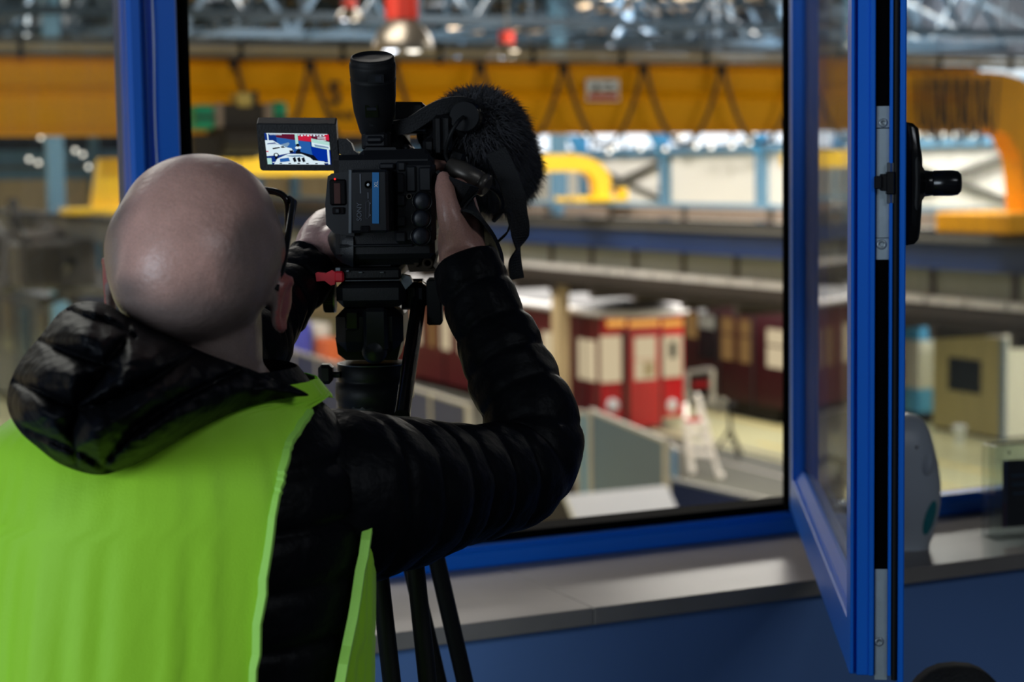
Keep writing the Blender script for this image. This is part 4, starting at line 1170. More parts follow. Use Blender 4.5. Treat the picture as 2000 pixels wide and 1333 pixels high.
MB().cyl(W(742, 405, 2.41), W(742, 405, 2.41) + Vector((0, .05, -.004)), .058, .066, 28).build('lens_hood', M['rubber'], cc)
# left module with display slot
poly = [(640, 345), (648, 339), (690, 334), (692, 462), (652, 456), (637, 440), (635, 400)]
mb = MB().prism([W(x, y, 2.018) for x, y in poly], (0, .09, 0))
lm = mb.build('side_module', M['panel_plastic'], cc)
pb(MB(), 644, 350, 676, 402, 2.0155, 2.03, .002).build('display_recess', M['black_gloss'], lm)
pb(MB(), 653, 358, 664, 398, 2.0148, 2.02).build('display', mat('dim_display', C(70, 40, 36), 0.3, var=0.1, emit=C(90, 40, 30), estr=0.03), lm)
MB().ball(W(654, 350, 2.0148), .0011, 8).build('record_light', glow('record_red', (1, .03, .03, 1), 1.2), lm)
pb(MB(), 649, 405, 672, 419, 2.0145, 2.03, .001).build('slide_switch', M['black_gloss'], lm)
pb(MB(), 655, 407, 663, 417, 2.0115, 2.03, .001).build('switch_tip', M['panel_plastic'], lm)
# lower left swelling
mb = MB(); rows = []
for x, yt, yb, y0 in ((640, 462, 470, 2.10), (646, 452, 488, 2.06), (656, 448, 503, 2.04), (668, 448, 514, 2.034), (690, 448, 522, 2.03)):
    rows.append([W(x, yt, y0), W(x, (yt * 2 + yb) / 3, y0 - .004), W(x, (yt + 2 * yb) / 3, y0 - .004), W(x, yb, y0), W(x, yb, y0 + .14), W(x, yt, y0 + .14)])
mb.grid(rows, 0, True, wrap=True); mb.add(rows[0], [tuple(range(6))]); mb.add(rows[-1], [tuple(range(6))])
mb.build('grip_base', M['body_plastic'], cc)
# battery
ba = MB(); pb(ba, 684, 331, 757, 456, 1.985, 2.035, .003); bat = ba.build('battery', M['panel_plastic'], cc)
pb(MB(), 682, 331, 686, 457, 1.9845, 2.03, .0008, 0.025).build('edge_strip', M['edge_metal'], bat)
pb(MB(), 728, 337, 739, 437, 1.9838, 1.986, 0, 0.022).build('blue_stripe', M['battery_blue'], bat)
zx, zy = Vector((0.022, 0, 1)), Vector((-1, 0, 0.022))
text('SONY', .0074, W(702, 414, 1.9843), zx, zy, M['print_grey'], 'lettering', bat, .0003)
text('XL', .006, W(735, 360, 1.9834), zx, zy, M['white_label'], 'lettering', bat, .0002)
MB().lathe([(.0045, 0), (.0045, .0006), (.0036, .0006), (.0036, 0)], W(719, 361, 1.9846), (0, -1, 0), 20).build('gauge_ring', M['rubber'], bat)
MB().ball(W(719, 361, 1.984), .0016, 10).build('gauge_button', M['white_label'], bat)
mb = MB(); pts = [W(x, y, 1.9842) for x, y in ((715, 427), (715, 395), (720, 392), (722, 397), (721, 424), (717, 428), (715, 427))]
mb.tube(pts, .0003, 4); pb(mb, 722, 396, 724, 399, 1.984, 1.986); pb(mb, 722, 419, 724, 422, 1.984, 1.986)
mb.build('gauge_outline', M['print_grey'], bat)
for k, (x, y0, y1) in enumerate(((703, 340, 378), (718, 376, 388))):
    pb(MB(), x, y0, x + 1.5, y1, 1.9843, 1.986).build('print_line', M['print_grey'], bat)
pb(MB(), 704, 441, 722, 455, 1.983, 1.99, .001).build('release_tab', M['black_gloss'], bat)
# right module: slots and three dials
mb = MB(); pb(mb, 770, 314, 849, 478, 2.022, 2.06, .005); rm = mb.build('control_module', M['body_plastic'], cc)
for a in ((774, 338, 789, 378), (793, 324, 812, 376), (818, 326, 842, 374), (774, 380, 792, 404), (774, 422, 793, 444), (772, 452, 793, 474), (740, 318, 770, 331), (776, 316, 792, 335)):
    pb(MB(), *a, 2.0185, 2.03, .0018).build('door', M['panel_plastic'], rm)
for px, py in ((825, 393), (823, 427), (822, 461)):
    c = W(px, py, 2.021)
    MB().lathe([(.0115, 0), (.0115, .003), (.0102, .0032), (.0102, .001)], c, (0, -1, 0), 28).build('dial_ring', M['black_gloss'], rm)
    MB().lathe([(.0094, 0), (.0094, .0035), (.0088, .0052), (.006, .0064), (0, .0068)], c, (0, -1, 0), 28).build('dial', M['knob'], rm)
MB().lathe([(.0032, 0), (.0032, .0008), (.002, .0008), (.002, 0)], W(799, 384, 2.0185), (0, -1, 0), 16).build('jack_ring', M['nickel'], rm)
pb(MB(), 660, 476, 808, 484, 2.026, 2.04, .002).build('lower_ledge', M['panel_plastic'], cc)
# top front row of switches
pb(MB(), 699, 316, 733, 331, 2.036, 2.06, .003).build('rocker_recess', M['black_gloss'], cc)
MB().lathe([(.0052, 0), (.0052, .003), (.004, .004), (0, .004)], W(722, 322, 2.035), (0, -1, 0), 18).build('orange_button', mat('dark_orange', C(150, 70, 40), .4, var=.05), cc)
pb(MB(), 803, 292, 839, 316, 2.05, 2.14, .004).build('shoe_block', M['body_plastic'], cc)
mb = MB(); pb(mb, 760, 296, 800, 318, 2.06, 2.22, .004); pb(mb, 785, 282, 800, 300, 2.08, 2.2, .003); pb(mb, 826, 270, 850, 322, 2.08, 2.25, .004)
mb.build('top_deck', M['black_plastic'], cc)
# viewfinder: eyecup tube standing up, tilted a little to us
vb, vt = W(733, 262, 2.075), W(727, 112, 2.045)
ax = (vt - vb); Lv = ax.length
kk = Lv / 150.0
prof = [(26, 0), (29, 6), (33, 22), (39, 48), (42, 78), (42.5, 104), (43.2, 106), (43.2, 110), (42, 113), (43, 116), (43.8, 134), (43.0, 140), (41, 141), (41.5, 147), (40, 151), (37, 152), (36, 150.5), (12, 150), (0, 150)]
vf = MB().lathe([(r * kk, h * kk) for r, h in prof], vb, ax, 40, xd=(1, 0, 0)).build('viewfinder', M['rubber'], cc)
up = ax.normalized(); fr = Vector((0, -1, 0)); fr = (fr - up * fr.dot(up)).normalized(); rt = up.cross(fr) * -1
def vfb(name, cx, h, w, hh, r, m, t=.002):
    c = vb + up * (h * kk) + fr * (r * kk) + rt * (cx * kk)
    mb = MB()
    mb.bar(c - up * hh * kk / 2, c + up * hh * kk / 2, w * kk, t * 2, 0, fr)
    return mb.build(name, m, vf)
vfb('diopter_window', -8, 122, 30, 16, 41.5, M['panel_plastic'], .0012)
vfb('vent', -13, 122, 12, 10, 42.5, M['knob'], .0012)
vfb('focus_tab', 2, 58, 24, 24, 38, M['black_gloss'], .0015)
vfb('tab_mark', 2, 63, 18, 5, 40.5, M['knob'], .001)
vfb('catch', 4, 30, 7, 7, 33, M['panel_plastic'], .001)
pb(MB(), 706, 250, 762, 300, 2.06, 2.13, .006).build('viewfinder_bracket', M['black_plastic'], cc)
pb(MB(), 708, 256, 756, 292, 2.055, 2.1, .004).build('bracket_plate', M['body_plastic'], cc)
pb(MB(), 714, 265, 748, 281, 2.051, 2.08, .003).build('bracket_slot', M['panel_plastic'], cc)
mb = MB().prism([W(x, y, 2.05) for x, y in ((697, 332), (702, 300), (716, 288), (772, 288), (778, 300), (778, 332))], (0, .06, 0)); mb.build('neck_block', M['body_plastic'], cc)
# handle / audio box behind the viewfinder
mb = MB(); pb(mb, 766, 198, 829, 242, 2.10, 2.20, .004, .02); ab = mb.build('audio_box', M['black_plastic'], cc)
pb(MB(), 764, 232, 822, 246, 2.098, 2.2, .002).build('audio_label', M['panel_plastic'], ab)
pb(MB(), 764, 248, 836, 262, 2.12, 2.2, .003).build('box_clip', M['edge_metal'], ab)
mb = MB().tube([W(775, 262, 2.12), W(790, 280, 2.13), W(800, 296, 2.15)], .006, 8).tube([W(826, 246, 2.15), W(832, 270, 2.15), W(845, 290, 2.15)], .010, 8)
pb(mb, 754, 240, 786, 300, 2.10, 2.26, .004)
mb.build('handle_frame', M['black_plastic'], cc)
# flip-out screen
LY = 2.10
P4 = [W(500, 241, LY), W(657, 242, LY), W(661, 334, LY), W(508, 333, LY)]
q = lambda u, v, d=0.0: (P4[0] * (1 - u) * (1 - v) + P4[1] * u * (1 - v) + P4[2] * u * v + P4[3] * (1 - u) * v) + Vector((0, d, 0))
corner = []
for (u, v, a0) in ((.025, .045, math.pi), (.975, .045, 1.5 * math.pi), (.985, .96, 0), (.045, .93, .5 * math.pi)):
    for k in range(5):
        a = a0 + k / 4 * math.pi / 2
        rr = .045 if (u < .1 and v > .5) else .022
        corner.append((u + rr * math.cos(a), v + rr * 1.7 * math.sin(a)))
mb = MB().prism([q(u, v) for u, v in corner], (0, .014, .0075))
sc = mb.build('flip_screen', M['black_plastic'], cc)
mb = MB().tube([q(u, v, -.0002) for u, v in corner[2:8]], .0006, 5); mb.build('bezel_edge', M['panel_plastic'], sc)
S4 = [W(516, 260, LY - .0012), W(642, 262, LY - .0012), W(647, 322, LY - .0012), W(523, 321, LY - .0012)]
sq = lambda u, v, d=0.0: (S4[0] * (1 - u) * (1 - v) + S4[1] * u * (1 - v) + S4[2] * u * v + S4[3] * (1 - u) * v) + Vector((0, -d, 0))
pal = [glow('screen_navy', C(16, 46, 120), 1.0), glow('screen_blue', C(38, 92, 164), 1.0), glow('screen_maroon', C(92, 20, 46), 1.0), glow('screen_red', C(196, 30, 60), 1.0),
       glow('screen_white', C(214, 232, 240), 1.0), glow('screen_pale', C(172, 214, 206), 1.0), glow('screen_dark', C(12, 16, 28), 1.0), glow('screen_deep', C(4, 44, 150), 1.0), glow('screen_grey', C(120, 150, 176), 1.0)]
mb = MB(); lay = [0]
def poly(ci, *pts):
    lay[0] += 1
    mb.add([sq((x - 335) / 1120 if False else x, y, lay[0] * 2.2e-5) for x, y in pts], [tuple(range(len(pts)))], ci)
R = lambda ci, x0, y0, x1, y1: poly(ci, (x0, y0), (x1, y0), (x1, y1), (x0, y1))
R(0, 0, 0, 1, 1)
poly(2, (.18, .0), (1, .0), (1, .3), (.72, .27), (.18, .14))
poly(3, (.52, .08), (.72, .02), (.74, .26), (.52, .22))
R(3, .92, .02, 1, .2)
poly(1, (.18, .13), (.50, .22), (.70, .27), (.72, .7), (.5, .62), (.33, .5), (.18, .4))
poly(1, (.30, .18), (.47, .22), (.47, .48), (.30, .40))
poly(5, (.72, .15), (1, .26), (1, .52), (.72, .42)); poly(4, (.72, .28), (1, .38), (1, .5), (.73, .4)); poly(8, (.76, .34), (.98, .42), (.98, .47), (.77, .41))
R(5, .47, .02, .515, .35)
poly(7, (.70, .40), (1, .55), (1, .88), (.82, .88), (.72, .7))
poly(1, (.54, .25), (.70, .29), (.71, .66), (.54, .6))
poly(4, (.0, .23), (.12, .23), (.22, .35), (.0, .38)); poly(0, (.03, .33), (.15, .30), (.18, .33), (.03, .36))
poly(8, (.24, .36), (.36, .29), (.38, .33), (.33, .45), (.26, .46))
poly(4, (.0, .38), (.22, .36), (.32, .45), (.40, .48), (.43, .58), (.35, .64), (.20, .70), (.0, .74))
poly(6, (.10, .48), (.21, .44), (.23, .47), (.11, .52)); poly(6, (.23, .43), (.27, .41), (.31, .46), (.25, .47))
poly(6, (.36, .55), (.42, .54), (.42, .62), (.37, .63))
R(3, .0, .57, .035, .61)
for cx, cy, r1 in ((.15, .70, .07), (.145, .80, .04)):
    poly(6, *[(cx + r1 * .6 * math.cos(t), cy + r1 * math.sin(t)) for t in np.linspace(0, 6.28, 14, endpoint=False)])
poly(4, *[(.15 + .024 * math.cos(t), .70 + .042 * math.sin(t)) for t in np.linspace(0, 6.28, 12, endpoint=False)])
poly(6, (.46, .55), (.74, .70), (.82, .92), (.60, .80), (.46, .66))
for cx, cy, s in ((.505, .38, .05), (.485, .46, .045), (.53, .45, .04), (.51, .55, .05)):
    poly(6 if s > .045 else 4, *[(cx + s * .6 * math.cos(t), cy + s * math.sin(t)) for t in np.linspace(0, 6.28, 8, endpoint=False)])
poly(4, (.16, .82), (.34, .66), (.55, .66), (.68, .78), (.72, .86), (.9, .9), (.9, 1), (.1, 1))
poly(1, (.2, .82), (.34, .78), (.36, .9), (.2, .93))
for x in (.40, .47, .54):
    poly(6, (x, .80), (x + .045, .76), (x + .06, .90), (x + .02, .93))
poly(8, (.3, .72), (.52, .69), (.6, .74), (.4, .76))
R(4, .04, .0, .06, .24); R(4, .03, .0, .98, .022); R(4, .08, .925, .97, .95); R(4, .955, .5, .985, .99); R(5, .0, .8, .07, 1.0)
for k in range(9):
    R(4, .08 + k * .022, .03, .093 + k * .022, .06)
    R(4, .52 + k * .048, .035, .55 + k * .048, .085 if k % 2 else .065)
for k in range(3): R(4, .82, .10 + k * .05, .95, .12 + k * .05)
for k in range(12): R(6 if k % 2 else 4, .12 + k * .07, .955, .16 + k * .07, .985)
mb.build('screen_picture', pal, sc, fixn=False)
mb = MB().prism([W(x, y, LY + .002) for x, y in ((655, 283), (662, 270), (676, 271), (686, 280), (691, 294), (700, 300), (700, 330), (690, 330), (676, 306), (660, 300), (655, 296))], (0, .02, 0))
mb.build('screen_hinge', M['body_plastic'], cc)
# microphone with fur windshield
ma, mb_ = W(907, 228, 2.075), W(978, 292, 2.42)
dv = (mb_ - ma).normalized()
mic = MB().cyl(ma, ma + dv * .10, .0135, n=28).lathe([(.0165, -.002), (.0165, .010), (.0185, .012), (.0185, .024), (.0150, .026)], ma, dv, 28).build('microphone', M['black_gloss'], cc)
MB().lathe([(.0118, 0), (.0118, -.0018), (.0095, -.002), (.0095, .001), (.003, .001), (.0028, -.001), (0, -.001)], ma, dv, 28).build('microphone_end', M['panel_plastic'], mic)
mb = MB()
mb.tube([W(866, 222, 2.085), W(886, 218, 2.09), W(905, 205, 2.095), W(928, 212, 2.095), W(938, 236, 2.095), W(926, 258, 2.095), W(900, 262, 2.09), W(878, 246, 2.085), W(860, 232, 2.085)], .006, 8)
pb(mb, 846, 224, 882, 300, 2.07, 2.13, .004); pb(mb, 850, 230, 860, 300, 2.064, 2.08, .001)
mb.build('microphone_clamp', M['black_plastic'], cc)
fur_m = mat('grey_fur', C(62, 62, 68), .85, var=.25, scale=90, sheen=.25)
def fur(name, blobs, n, ln, seed):
    g = np.random.default_rng(seed); mb = MB(); V = []; F = []
    for c, a, L, r, w in blobs:
        rows = []
        x = a.orthogonal().normalized(); y = a.cross(x)
        for i in range(13):
            t = -1 + 2 * i / 12; h = t * (L / 2 + r * .0); rr = r * math.sqrt(max(0, 1 - abs(t) ** 2.6))
            rows.append([c + a * (t * L / 2) + rr * (math.cos(b) * x + math.sin(b) * y) for b in np.linspace(0, 2 * math.pi, 22, endpoint=False)])
        mb.grid(rows, 0, True, wrap=True)
        for _ in range(int(n * w)):
            t = g.uniform(-1, 1); b = g.uniform(0, 2 * math.pi)
            rr = r * math.sqrt(max(0, 1 - abs(t) ** 2.6))
            nrm = (math.cos(b) * x + math.sin(b) * y) * math.sqrt(max(.02, 1 - abs(t) ** 4)) + a * t * .9
            p = c + a * (t * L / 2) + rr * (math.cos(b) * x + math.sin(b) * y)
            d = (nrm.normalized() + Vector(g.normal(0, .38, 3)) + Vector((0, 0, -.25))).normalized()
            l_ = ln * g.uniform(.55, 1.15)
            s = d.cross(Vector(g.normal(0, 1, 3))).normalized() * .0007
            bend = Vector((0, 0, -l_ * .22)) + Vector(g.normal(0, .0012, 3))
            o = len(V)
            V += [p - s - d * .002, p + s - d * .002, p + d * l_ * .6 + s * .6, p + d * l_ * .6 - s * .6, p + d * l_ + bend]
            F += [(o, o + 1, o + 2, o + 3), (o + 3, o + 2, o + 4)]
    mb.add(V, F)
    return mb.build(name, fur_m, mic, fixn=False)
f_ = fur('fur_windshield', [(W(936, 274, 2.20), (dv + Vector((-.04, 0, .03))).normalized(), .20, .049, 1.0), (W(966, 322, 2.31), dv, .15, .044, .8)], 16000, .023, 3)
f_['kind'] = 'stuff'
pb(MB(), 897, 190, 921, 205, 2.135, 2.14, .001, .12).build('fur_tag', M['white_label'], mic)
# xlr connector and cables
ca1, cb1 = W(893, 332, 2.055), W(936, 356, 2.045)
xl = MB().lathe([(.0085, -.012), (.0115, 0), (.0125, .004), (.0125, (cb1 - ca1).length), (.0100, (cb1 - ca1).length + .001), (.0100, (cb1 - ca1).length + .003), (.0130, (cb1 - ca1).length + .004), (.0130, (cb1 - ca1).length + .009), (.010, (cb1 - ca1).length + .011)], ca1, cb1 - ca1, 24).build('cable_connector', M['nickel'], cc)
mb = MB().tube([Vector(p) for p in cr([W(905, 229, 2.068), W(893, 240, 2.05), W(878, 268, 2.05), W(870, 300, 2.06), W(876, 318, 2.06), W(890, 330, 2.058)], 6)], .0023, 8)
mb.tube([Vector(p) for p in cr([W(943, 360, 2.05), W(968, 372, 2.06), W(981, 392, 2.08), W(978, 415, 2.1), W(965, 430, 2.12)], 6)], .0032, 8)
mb.build('audio_cable', M['rubber'], cc)
mb = MB(); pb(mb, 872, 290, 906, 332, 2.08, 2.13, .004, .35); mb.tube([W(912, 306, 2.06), W(914, 318, 2.06), W(908, 322, 2.06)], .0012, 6); mb.build('connector_block', M['black_plastic'], cc)
# neck strap
pp = cr([W(772, 250, 2.085), W(800, 244, 2.08), W(835, 222, 2.078), W(866, 207, 2.078), W(900, 203, 2.085), W(930, 214, 2.10), W(955, 245, 2.11), W(975, 300, 2.10)], 6)
mb = MB().ribbon(pp, [(.05, -.3, 1)] * len(pp), .017, .0022)
pp = cr([W(968, 296, 2.085), W(985, 330, 2.075), W(1004, 380, 2.07), W(1010, 420, 2.07), W(1016, 452, 2.072), W(1013, 480, 2.075), W(1006, 512, 2.078), W(1010, 545, 2.08)], 6)
n_ = len(pp)
wv = []; ww = []
for i in range(n_):
    f = i / (n_ - 1)
    ang = lerp(f, [0, .4, .62, .74, .85, 1], [0.1, .15, .45, 1.35, .7, .25])
    wv.append((math.cos(ang), math.sin(ang), .25)); ww.append(.024 if f < .5 else lerp(f, [.5, .7, 1], [.024, .020, .016]))
mb.ribbon(pp, wv, ww, .0022)
mb.build('neck_strap', M['webbing'], cc)
# hand strap over the right hand
pp = cr([W(862, 348, 2.03), W(880, 366, 2.00), W(912, 392, 1.985), W(938, 425, 1.995), W(955, 462, 2.03), W(958, 490, 2.09)], 6)
mb = MB().ribbon(pp, [(-.55, .15, .8)] * len(pp), [lerp(i, [0, 6, 18, 30], [.020, .032, .044, .05]) for i in range(len(pp))], .004); mb.build('hand_strap', M['webbing'], cc)
pp = cr([W(968, 418, 2.06), W(990, 412, 2.05), W(999, 424, 2.05), W(992, 452, 2.05), W(975, 470, 2.055), W(955, 490, 2.06)], 6)
mb = MB().ribbon(pp, [(.2, .9, .3)] * len(pp), .010, .002); pb(mb, 950, 480, 968, 488, 2.05, 2.06, .001); mb.build('strap_loop', M['webbing'], cc)
# base plate of the camera
mb = MB()
mb.prism([W(x, y, 2.06) for x, y in ((792, 508), (818, 488), (846, 484), (852, 500), (846, 520), (856, 530), (800, 532))], (0, .10, 0))
mb.prism([W(x, y, 2.055) for x, y in ((800, 500), (806, 496), (818, 516), (812, 522))], (0, .02, 0))
mb.build('wedge_plate', M['brown_plate'], cc)
MB().lathe([(.0065, 0), (.0065, .004), (.0035, .004), (.0035, 0)], W(836, 514, 2.06), (0, -1, 0), 18).build('plate_lug', M['brown_plate'], cc)
pb(MB(), 692, 502, 795, 508, 2.05, 2.2, .001).build('plate_edge', M['edge_metal'], cc)

# ------------------------------------------------------------------ tripod
tp = thing('tripod', 'black video tripod with red lever and fluid head under the camcorder', 'tripod', Vector((-.14, 2.12, 0)))
mb = MB(); pb(mb, 652, 523, 783, 549, 2.05, 2.20, .003); pb(mb, 684, 508, 768, 526, 2.06, 2.18, .003); pl = mb.build('quick_plate', M['black_plastic'], tp)
for a in ((655, 523, 665, 530), (676, 528, 682, 532), (700, 531, 708, 534), (742, 531, 750, 534)):
    pb(MB(), *a, 2.047, 2.06, .0006).build('worn_edge', M['edge_metal'], pl)
pb(MB(), 674, 547, 780, 549.5, 2.048, 2.06).build('plate_lip', M['edge_metal'], pl)
mb = MB().prism([W(x, y, 2.045) for x, y in ((616, 534), (620, 532), (636, 534), (648, 528), (654, 531), (654, 556), (646, 558), (634, 549), (618, 550))], (0, .014, 0))
pb(mb, 652, 530, 671, 552, 2.044, 2.07, .002)
mb.build('lever', M['red_plastic'], tp)
mb = MB(); pb(mb, 656, 548, 792, 602, 2.055, 2.19, .008); pb(mb, 655, 598, 786, 690, 2.06, 2.18, .012)
mb.prism([W(x, y, 2.08) for x, y in ((655, 660), (786, 660), (776, 704), (676, 704), (660, 692))], (0, .09, 0))
hd = mb.build('fluid_head', M['body_plastic'], tp)
pb(MB(), 710, 602, 756, 690, 2.052, 2.08, .004).build('head_rib', M['panel_plastic'], hd)
pb(MB(), 674, 608, 700, 646, 2.056, 2.08, .002).build('head_scale', M['black_gloss'], hd)
MB().lathe([(.014, 0), (.014, .006), (.010, .010), (0, .011)], W(732, 686, 2.062), (0, -1, 0), 24).build('level_cap', M['knob'], hd)
a, b = W(633, 580, 2.12), W(656, 580, 2.12)
mb = MB().cyl(a, b, .0175, n=36)
for k in range(36):
    t = k / 36 * 2 * math.pi; o = Vector((0, math.cos(t), math.sin(t))) * .0178
    mb.bar(a + o + Vector((.001, 0, 0)), b + o - Vector((.002, 0, 0)), .0014, .0012)
mb.build('drag_dial', M['black_plastic'], tp)
MB().cyl(b - Vector((.0018, 0, 0)), b, .0184, n=36).build('dial_index', M['edge_metal'], tp)
mb = MB().cyl(W(785, 575, 2.12), W(826, 575, 2.12), .018, n=32); pb(mb, 786, 552, 830, 604, 2.075, 2.16, .006)
mb.build('tilt_lock', M['black_plastic'], tp)
mb = MB().prism([W(x, y, 2.058) for x, y in ((782, 536), (800, 540), (806, 552), (792, 566), (784, 552))], (0, .02, 0)); mb.build('lock_lever', M['edge_metal'], tp)
pb(MB(), 834, 546, 862, 636, 2.06, 2.10, .002).build('bracket_plate', M['rubber'], tp)
mb = MB().cyl(W(822, 560, 2.10), W(785, 812, 1.93), .0085, .0085, 20); pb(mb, 808, 552, 834, 606, 2.07, 2.12, .006); mb.build('pan_bar', M['black_gloss'], tp)
# bowl, clamp and knob
cz = W(729, 706, 2.12)
k3 = 2.12 / FPX
mb = MB().lathe([(50 * k3, 0), (66 * k3, -2 * k3), (70 * k3, -6 * k3), (70 * k3, -34 * k3), (68 * k3, -38 * k3), (75 * k3, -40 * k3), (76 * k3, -72 * k3), (72 * k3, -78 * k3), (70 * k3, -92 * k3), (40 * k3, -110 * k3)], cz, (0, 0, 1), 40)
mb.build('bowl', M['body_plastic'], tp)
MB().lathe([(.0405, 0), (.0418, 0), (.0418, -.0012), (.0405, -.0012)], cz - Vector((0, 0, 2.5 * k3)), (0, 0, 1), 40).build('bowl_rim', M['edge_metal'], tp)
mb = MB().cyl(W(648, 732, 2.1), W(664, 732, 2.1), .004, n=12); pb(mb, 621, 713, 648, 752, 2.088, 2.112, .004); mb.build('bowl_knob', M['black_plastic'], tp)
mb = MB(); pb(mb, 796, 742, 806, 782, 2.09, 2.12, .002); mb.build('clamp_catch', M['edge_metal'], tp)
# three legs, each a pair of tubes with a lower tube and a foot
crown = Vector((cz.x, cz.y, cz.z - 112 * k3))
MB().lathe([(.040, 0.03), (.042, 0.02), (.042, -.02), (.025, -.03)], crown, (0, 0, 1), 24).build('crown', M['black_plastic'], tp)
def leg(foot, ta, tb, zmid=.72):
    foot = Vector(foot)
    mid = (ta + tb) / 2
    ax_ = (foot - mid)
    L = MB()
    m0 = mid + ax_ * ((mid.z - zmid) / mid.z)
    side = (tb - ta).normalized()
    L.cyl(ta, m0 + side * -.018, .0104, .0104, 18); L.cyl(tb, m0 + side * .018, .0104, .0104, 18)
    lg = L.build('leg', M['rubber'], tp)
    MB().bar(m0 + Vector((0, 0, .02)), m0 - Vector((0, 0, .03)), .055, .03).build('leg_clamp', M['black_plastic'], lg)
    MB().cyl(m0, foot + Vector((0, 0, .02)), .011, .011, 16).build('lower_tube', M['rubber'], lg)
    MB().lathe([(.012, .05), (.018, .03), (.02, 0)], foot, (0, 0, 1), 16).build('rubber_foot', M['rubber'], lg)
    return lg
leg((-.005, 1.84, 0), W(708, 830, 2.06), W(782, 830, 2.06))
leg((.135, 2.33, 0), W(738, 830, 2.15), W(797, 850, 2.15))
leg((-.50, 2.36, 0), W(700, 830, 2.16), W(675, 830, 2.10))
# ------------------------------------------------------------------ the man
from mathutils import noise as mnoise
man = thing('person', 'bald man with glasses in black puffer jacket and yellow-green vest filming through window', 'person', Vector((-.29, 1.62, 0)))
def V3(*a): return Vector(a)
hc = W(383, 496, 1.62)
HMAT = Matrix.Translation(hc) @ Matrix.Rotation(math.radians(-7), 4, 'Z') @ Matrix.Rotation(math.radians(22), 4, 'X') @ Matrix.Rotation(math.radians(7), 4, 'Y')
def sst(a, b, x):
    t = max(0.0, min(1.0, (x - a) / (b - a))); return t * t * (3 - 2 * t)
def head_pt(d):
    x, y, z = d
    p = V3(.0765 * x, (.097 if y > 0 else .101) * y, (.0865 if z > 0 else .120) * z)
    s = sst(.0, .105, -p.z)
    p.x *= 1 - .34 * s
    if p.y < 0: p.y *= 1 - .42 * sst(.01, .10, -p.z)
    else: p.y *= 1 - .04 * s
    # flatter temples, fuller back
    p.x *= 1 - .035 * sst(.02, .09, p.y)
    g = lambda cx, cz, sx, sz: math.exp(-((p.x - cx) / sx) ** 2 - ((p.z - cz) / sz) ** 2)
    if p.y > .02:
        p.y += .020 * g(0, -.040, .010, .016) + .010 * g(0, -.020, .007, .02)          # nose
        p.y -= .009 * g(.031, -.008, .016, .010) + .009 * g(-.031, -.008, .016, .010)  # eye sockets
        p.y += .004 * g(.030, .014, .024, .007) + .004 * g(-.030, .014, .024, .007)    # brows
        p.y += .004 * g(0, -.072, .022, .005) + .0035 * g(0, -.083, .019, .005) - .003 * g(0, -.0775, .024, .002)
        p.y += .007 * g(0, -.108, .022, .012)                                          # chin
    p.x += .0012 * math.sin(9 * y + 4 * z)
    return p
bod = MB()
NU, NV = 72, 52
rows = []
for i in range(NV + 1):
    a = math.pi * i / NV
    rows.append([HMAT @ head_pt((math.sin(a) * math.cos(b), math.sin(a) * math.sin(b), math.cos(a))) for b in np.linspace(0, 2 * math.pi, NU, endpoint=False)])
bod.grid(rows, 0, True, wrap=True)
H3 = HMAT.to_3x3()
for sx in (-1, 1):
    RE = H3 @ Matrix.Rotation(sx * math.radians(-20), 3, 'Z') @ Matrix.Rotation(math.radians(-12), 3, 'X')
    ec = HMAT @ V3(sx * .0775, -.004, -.038)
    bod.ball(ec, 1.0, 20, sc=(.0048, .0165, .0250), R=RE)
    rim = [ec + RE @ V3(sx * .003 , -.0145 * math.sin(t) , .0225 * math.cos(t)) for t in np.linspace(-.6, 3.4, 18)]
    bod.tube(rim, .0044, 8)
    bod.ball(ec + RE @ V3(0, .004, -.0215), .0066, 12, sc=(.8, 1, 1.2))

# torso frame
YAW = math.radians(20)
rx = V3(math.cos(YAW), math.sin(YAW), 0); fy = V3(-math.sin(YAW), math.cos(YAW), 0)
TR = [(.74, -.312, 1.64, .150, .118), (.86, -.312, 1.635, .152, .124), (.98, -.314, 1.63, .150, .122), (1.10, -.314, 1.625, .150, .122), (1.22, -.315, 1.62, .158, .125),
      (1.32, -.309, 1.62, .160, .126), (1.40, -.303, 1.622, .156, .120), (1.45, -.300, 1.625, .146, .108), (1.48, -.302, 1.63, .136, .090), (1.503, -.294, 1.632, .112, .074), (1.523, -.284, 1.634, .086, .066), (1.545, -.282, 1.636, .066, .062)]
TRs = np.array(cr(TR, 8)); TRs = TRs[np.argsort(TRs[:, 0])]
def tor(th, z, off=0.0):
    cx, cy, a, b = (np.interp(z, TRs[:, 0], TRs[:, k]) for k in (1, 2, 3, 4))
    ct, s_ = math.cos(th), math.sin(th); e = .88
    return V3(cx, cy, z) + rx * ((a + off) * math.copysign(abs(ct) ** e, ct)) + fy * ((b + off) * math.copysign(abs(s_) ** e, s_))
zs = np.linspace(.80, 1.545, 40)
rows = [[tor(t, z, -.016) for t in np.linspace(0, 2 * math.pi, 48, endpoint=False)] for z in zs]
bod.grid(rows, 0, True, wrap=True)
bod.add(rows[0], [tuple(range(48))]); bod.add(rows[-1], [tuple(range(48))])
# neck
nb, nt_ = V3(-.284, 1.640, 1.48), HMAT @ V3(0, -.012, -.055)
bod.tube([nb, nb.lerp(nt_, .5), nt_], [.066, .060, .060], 28)

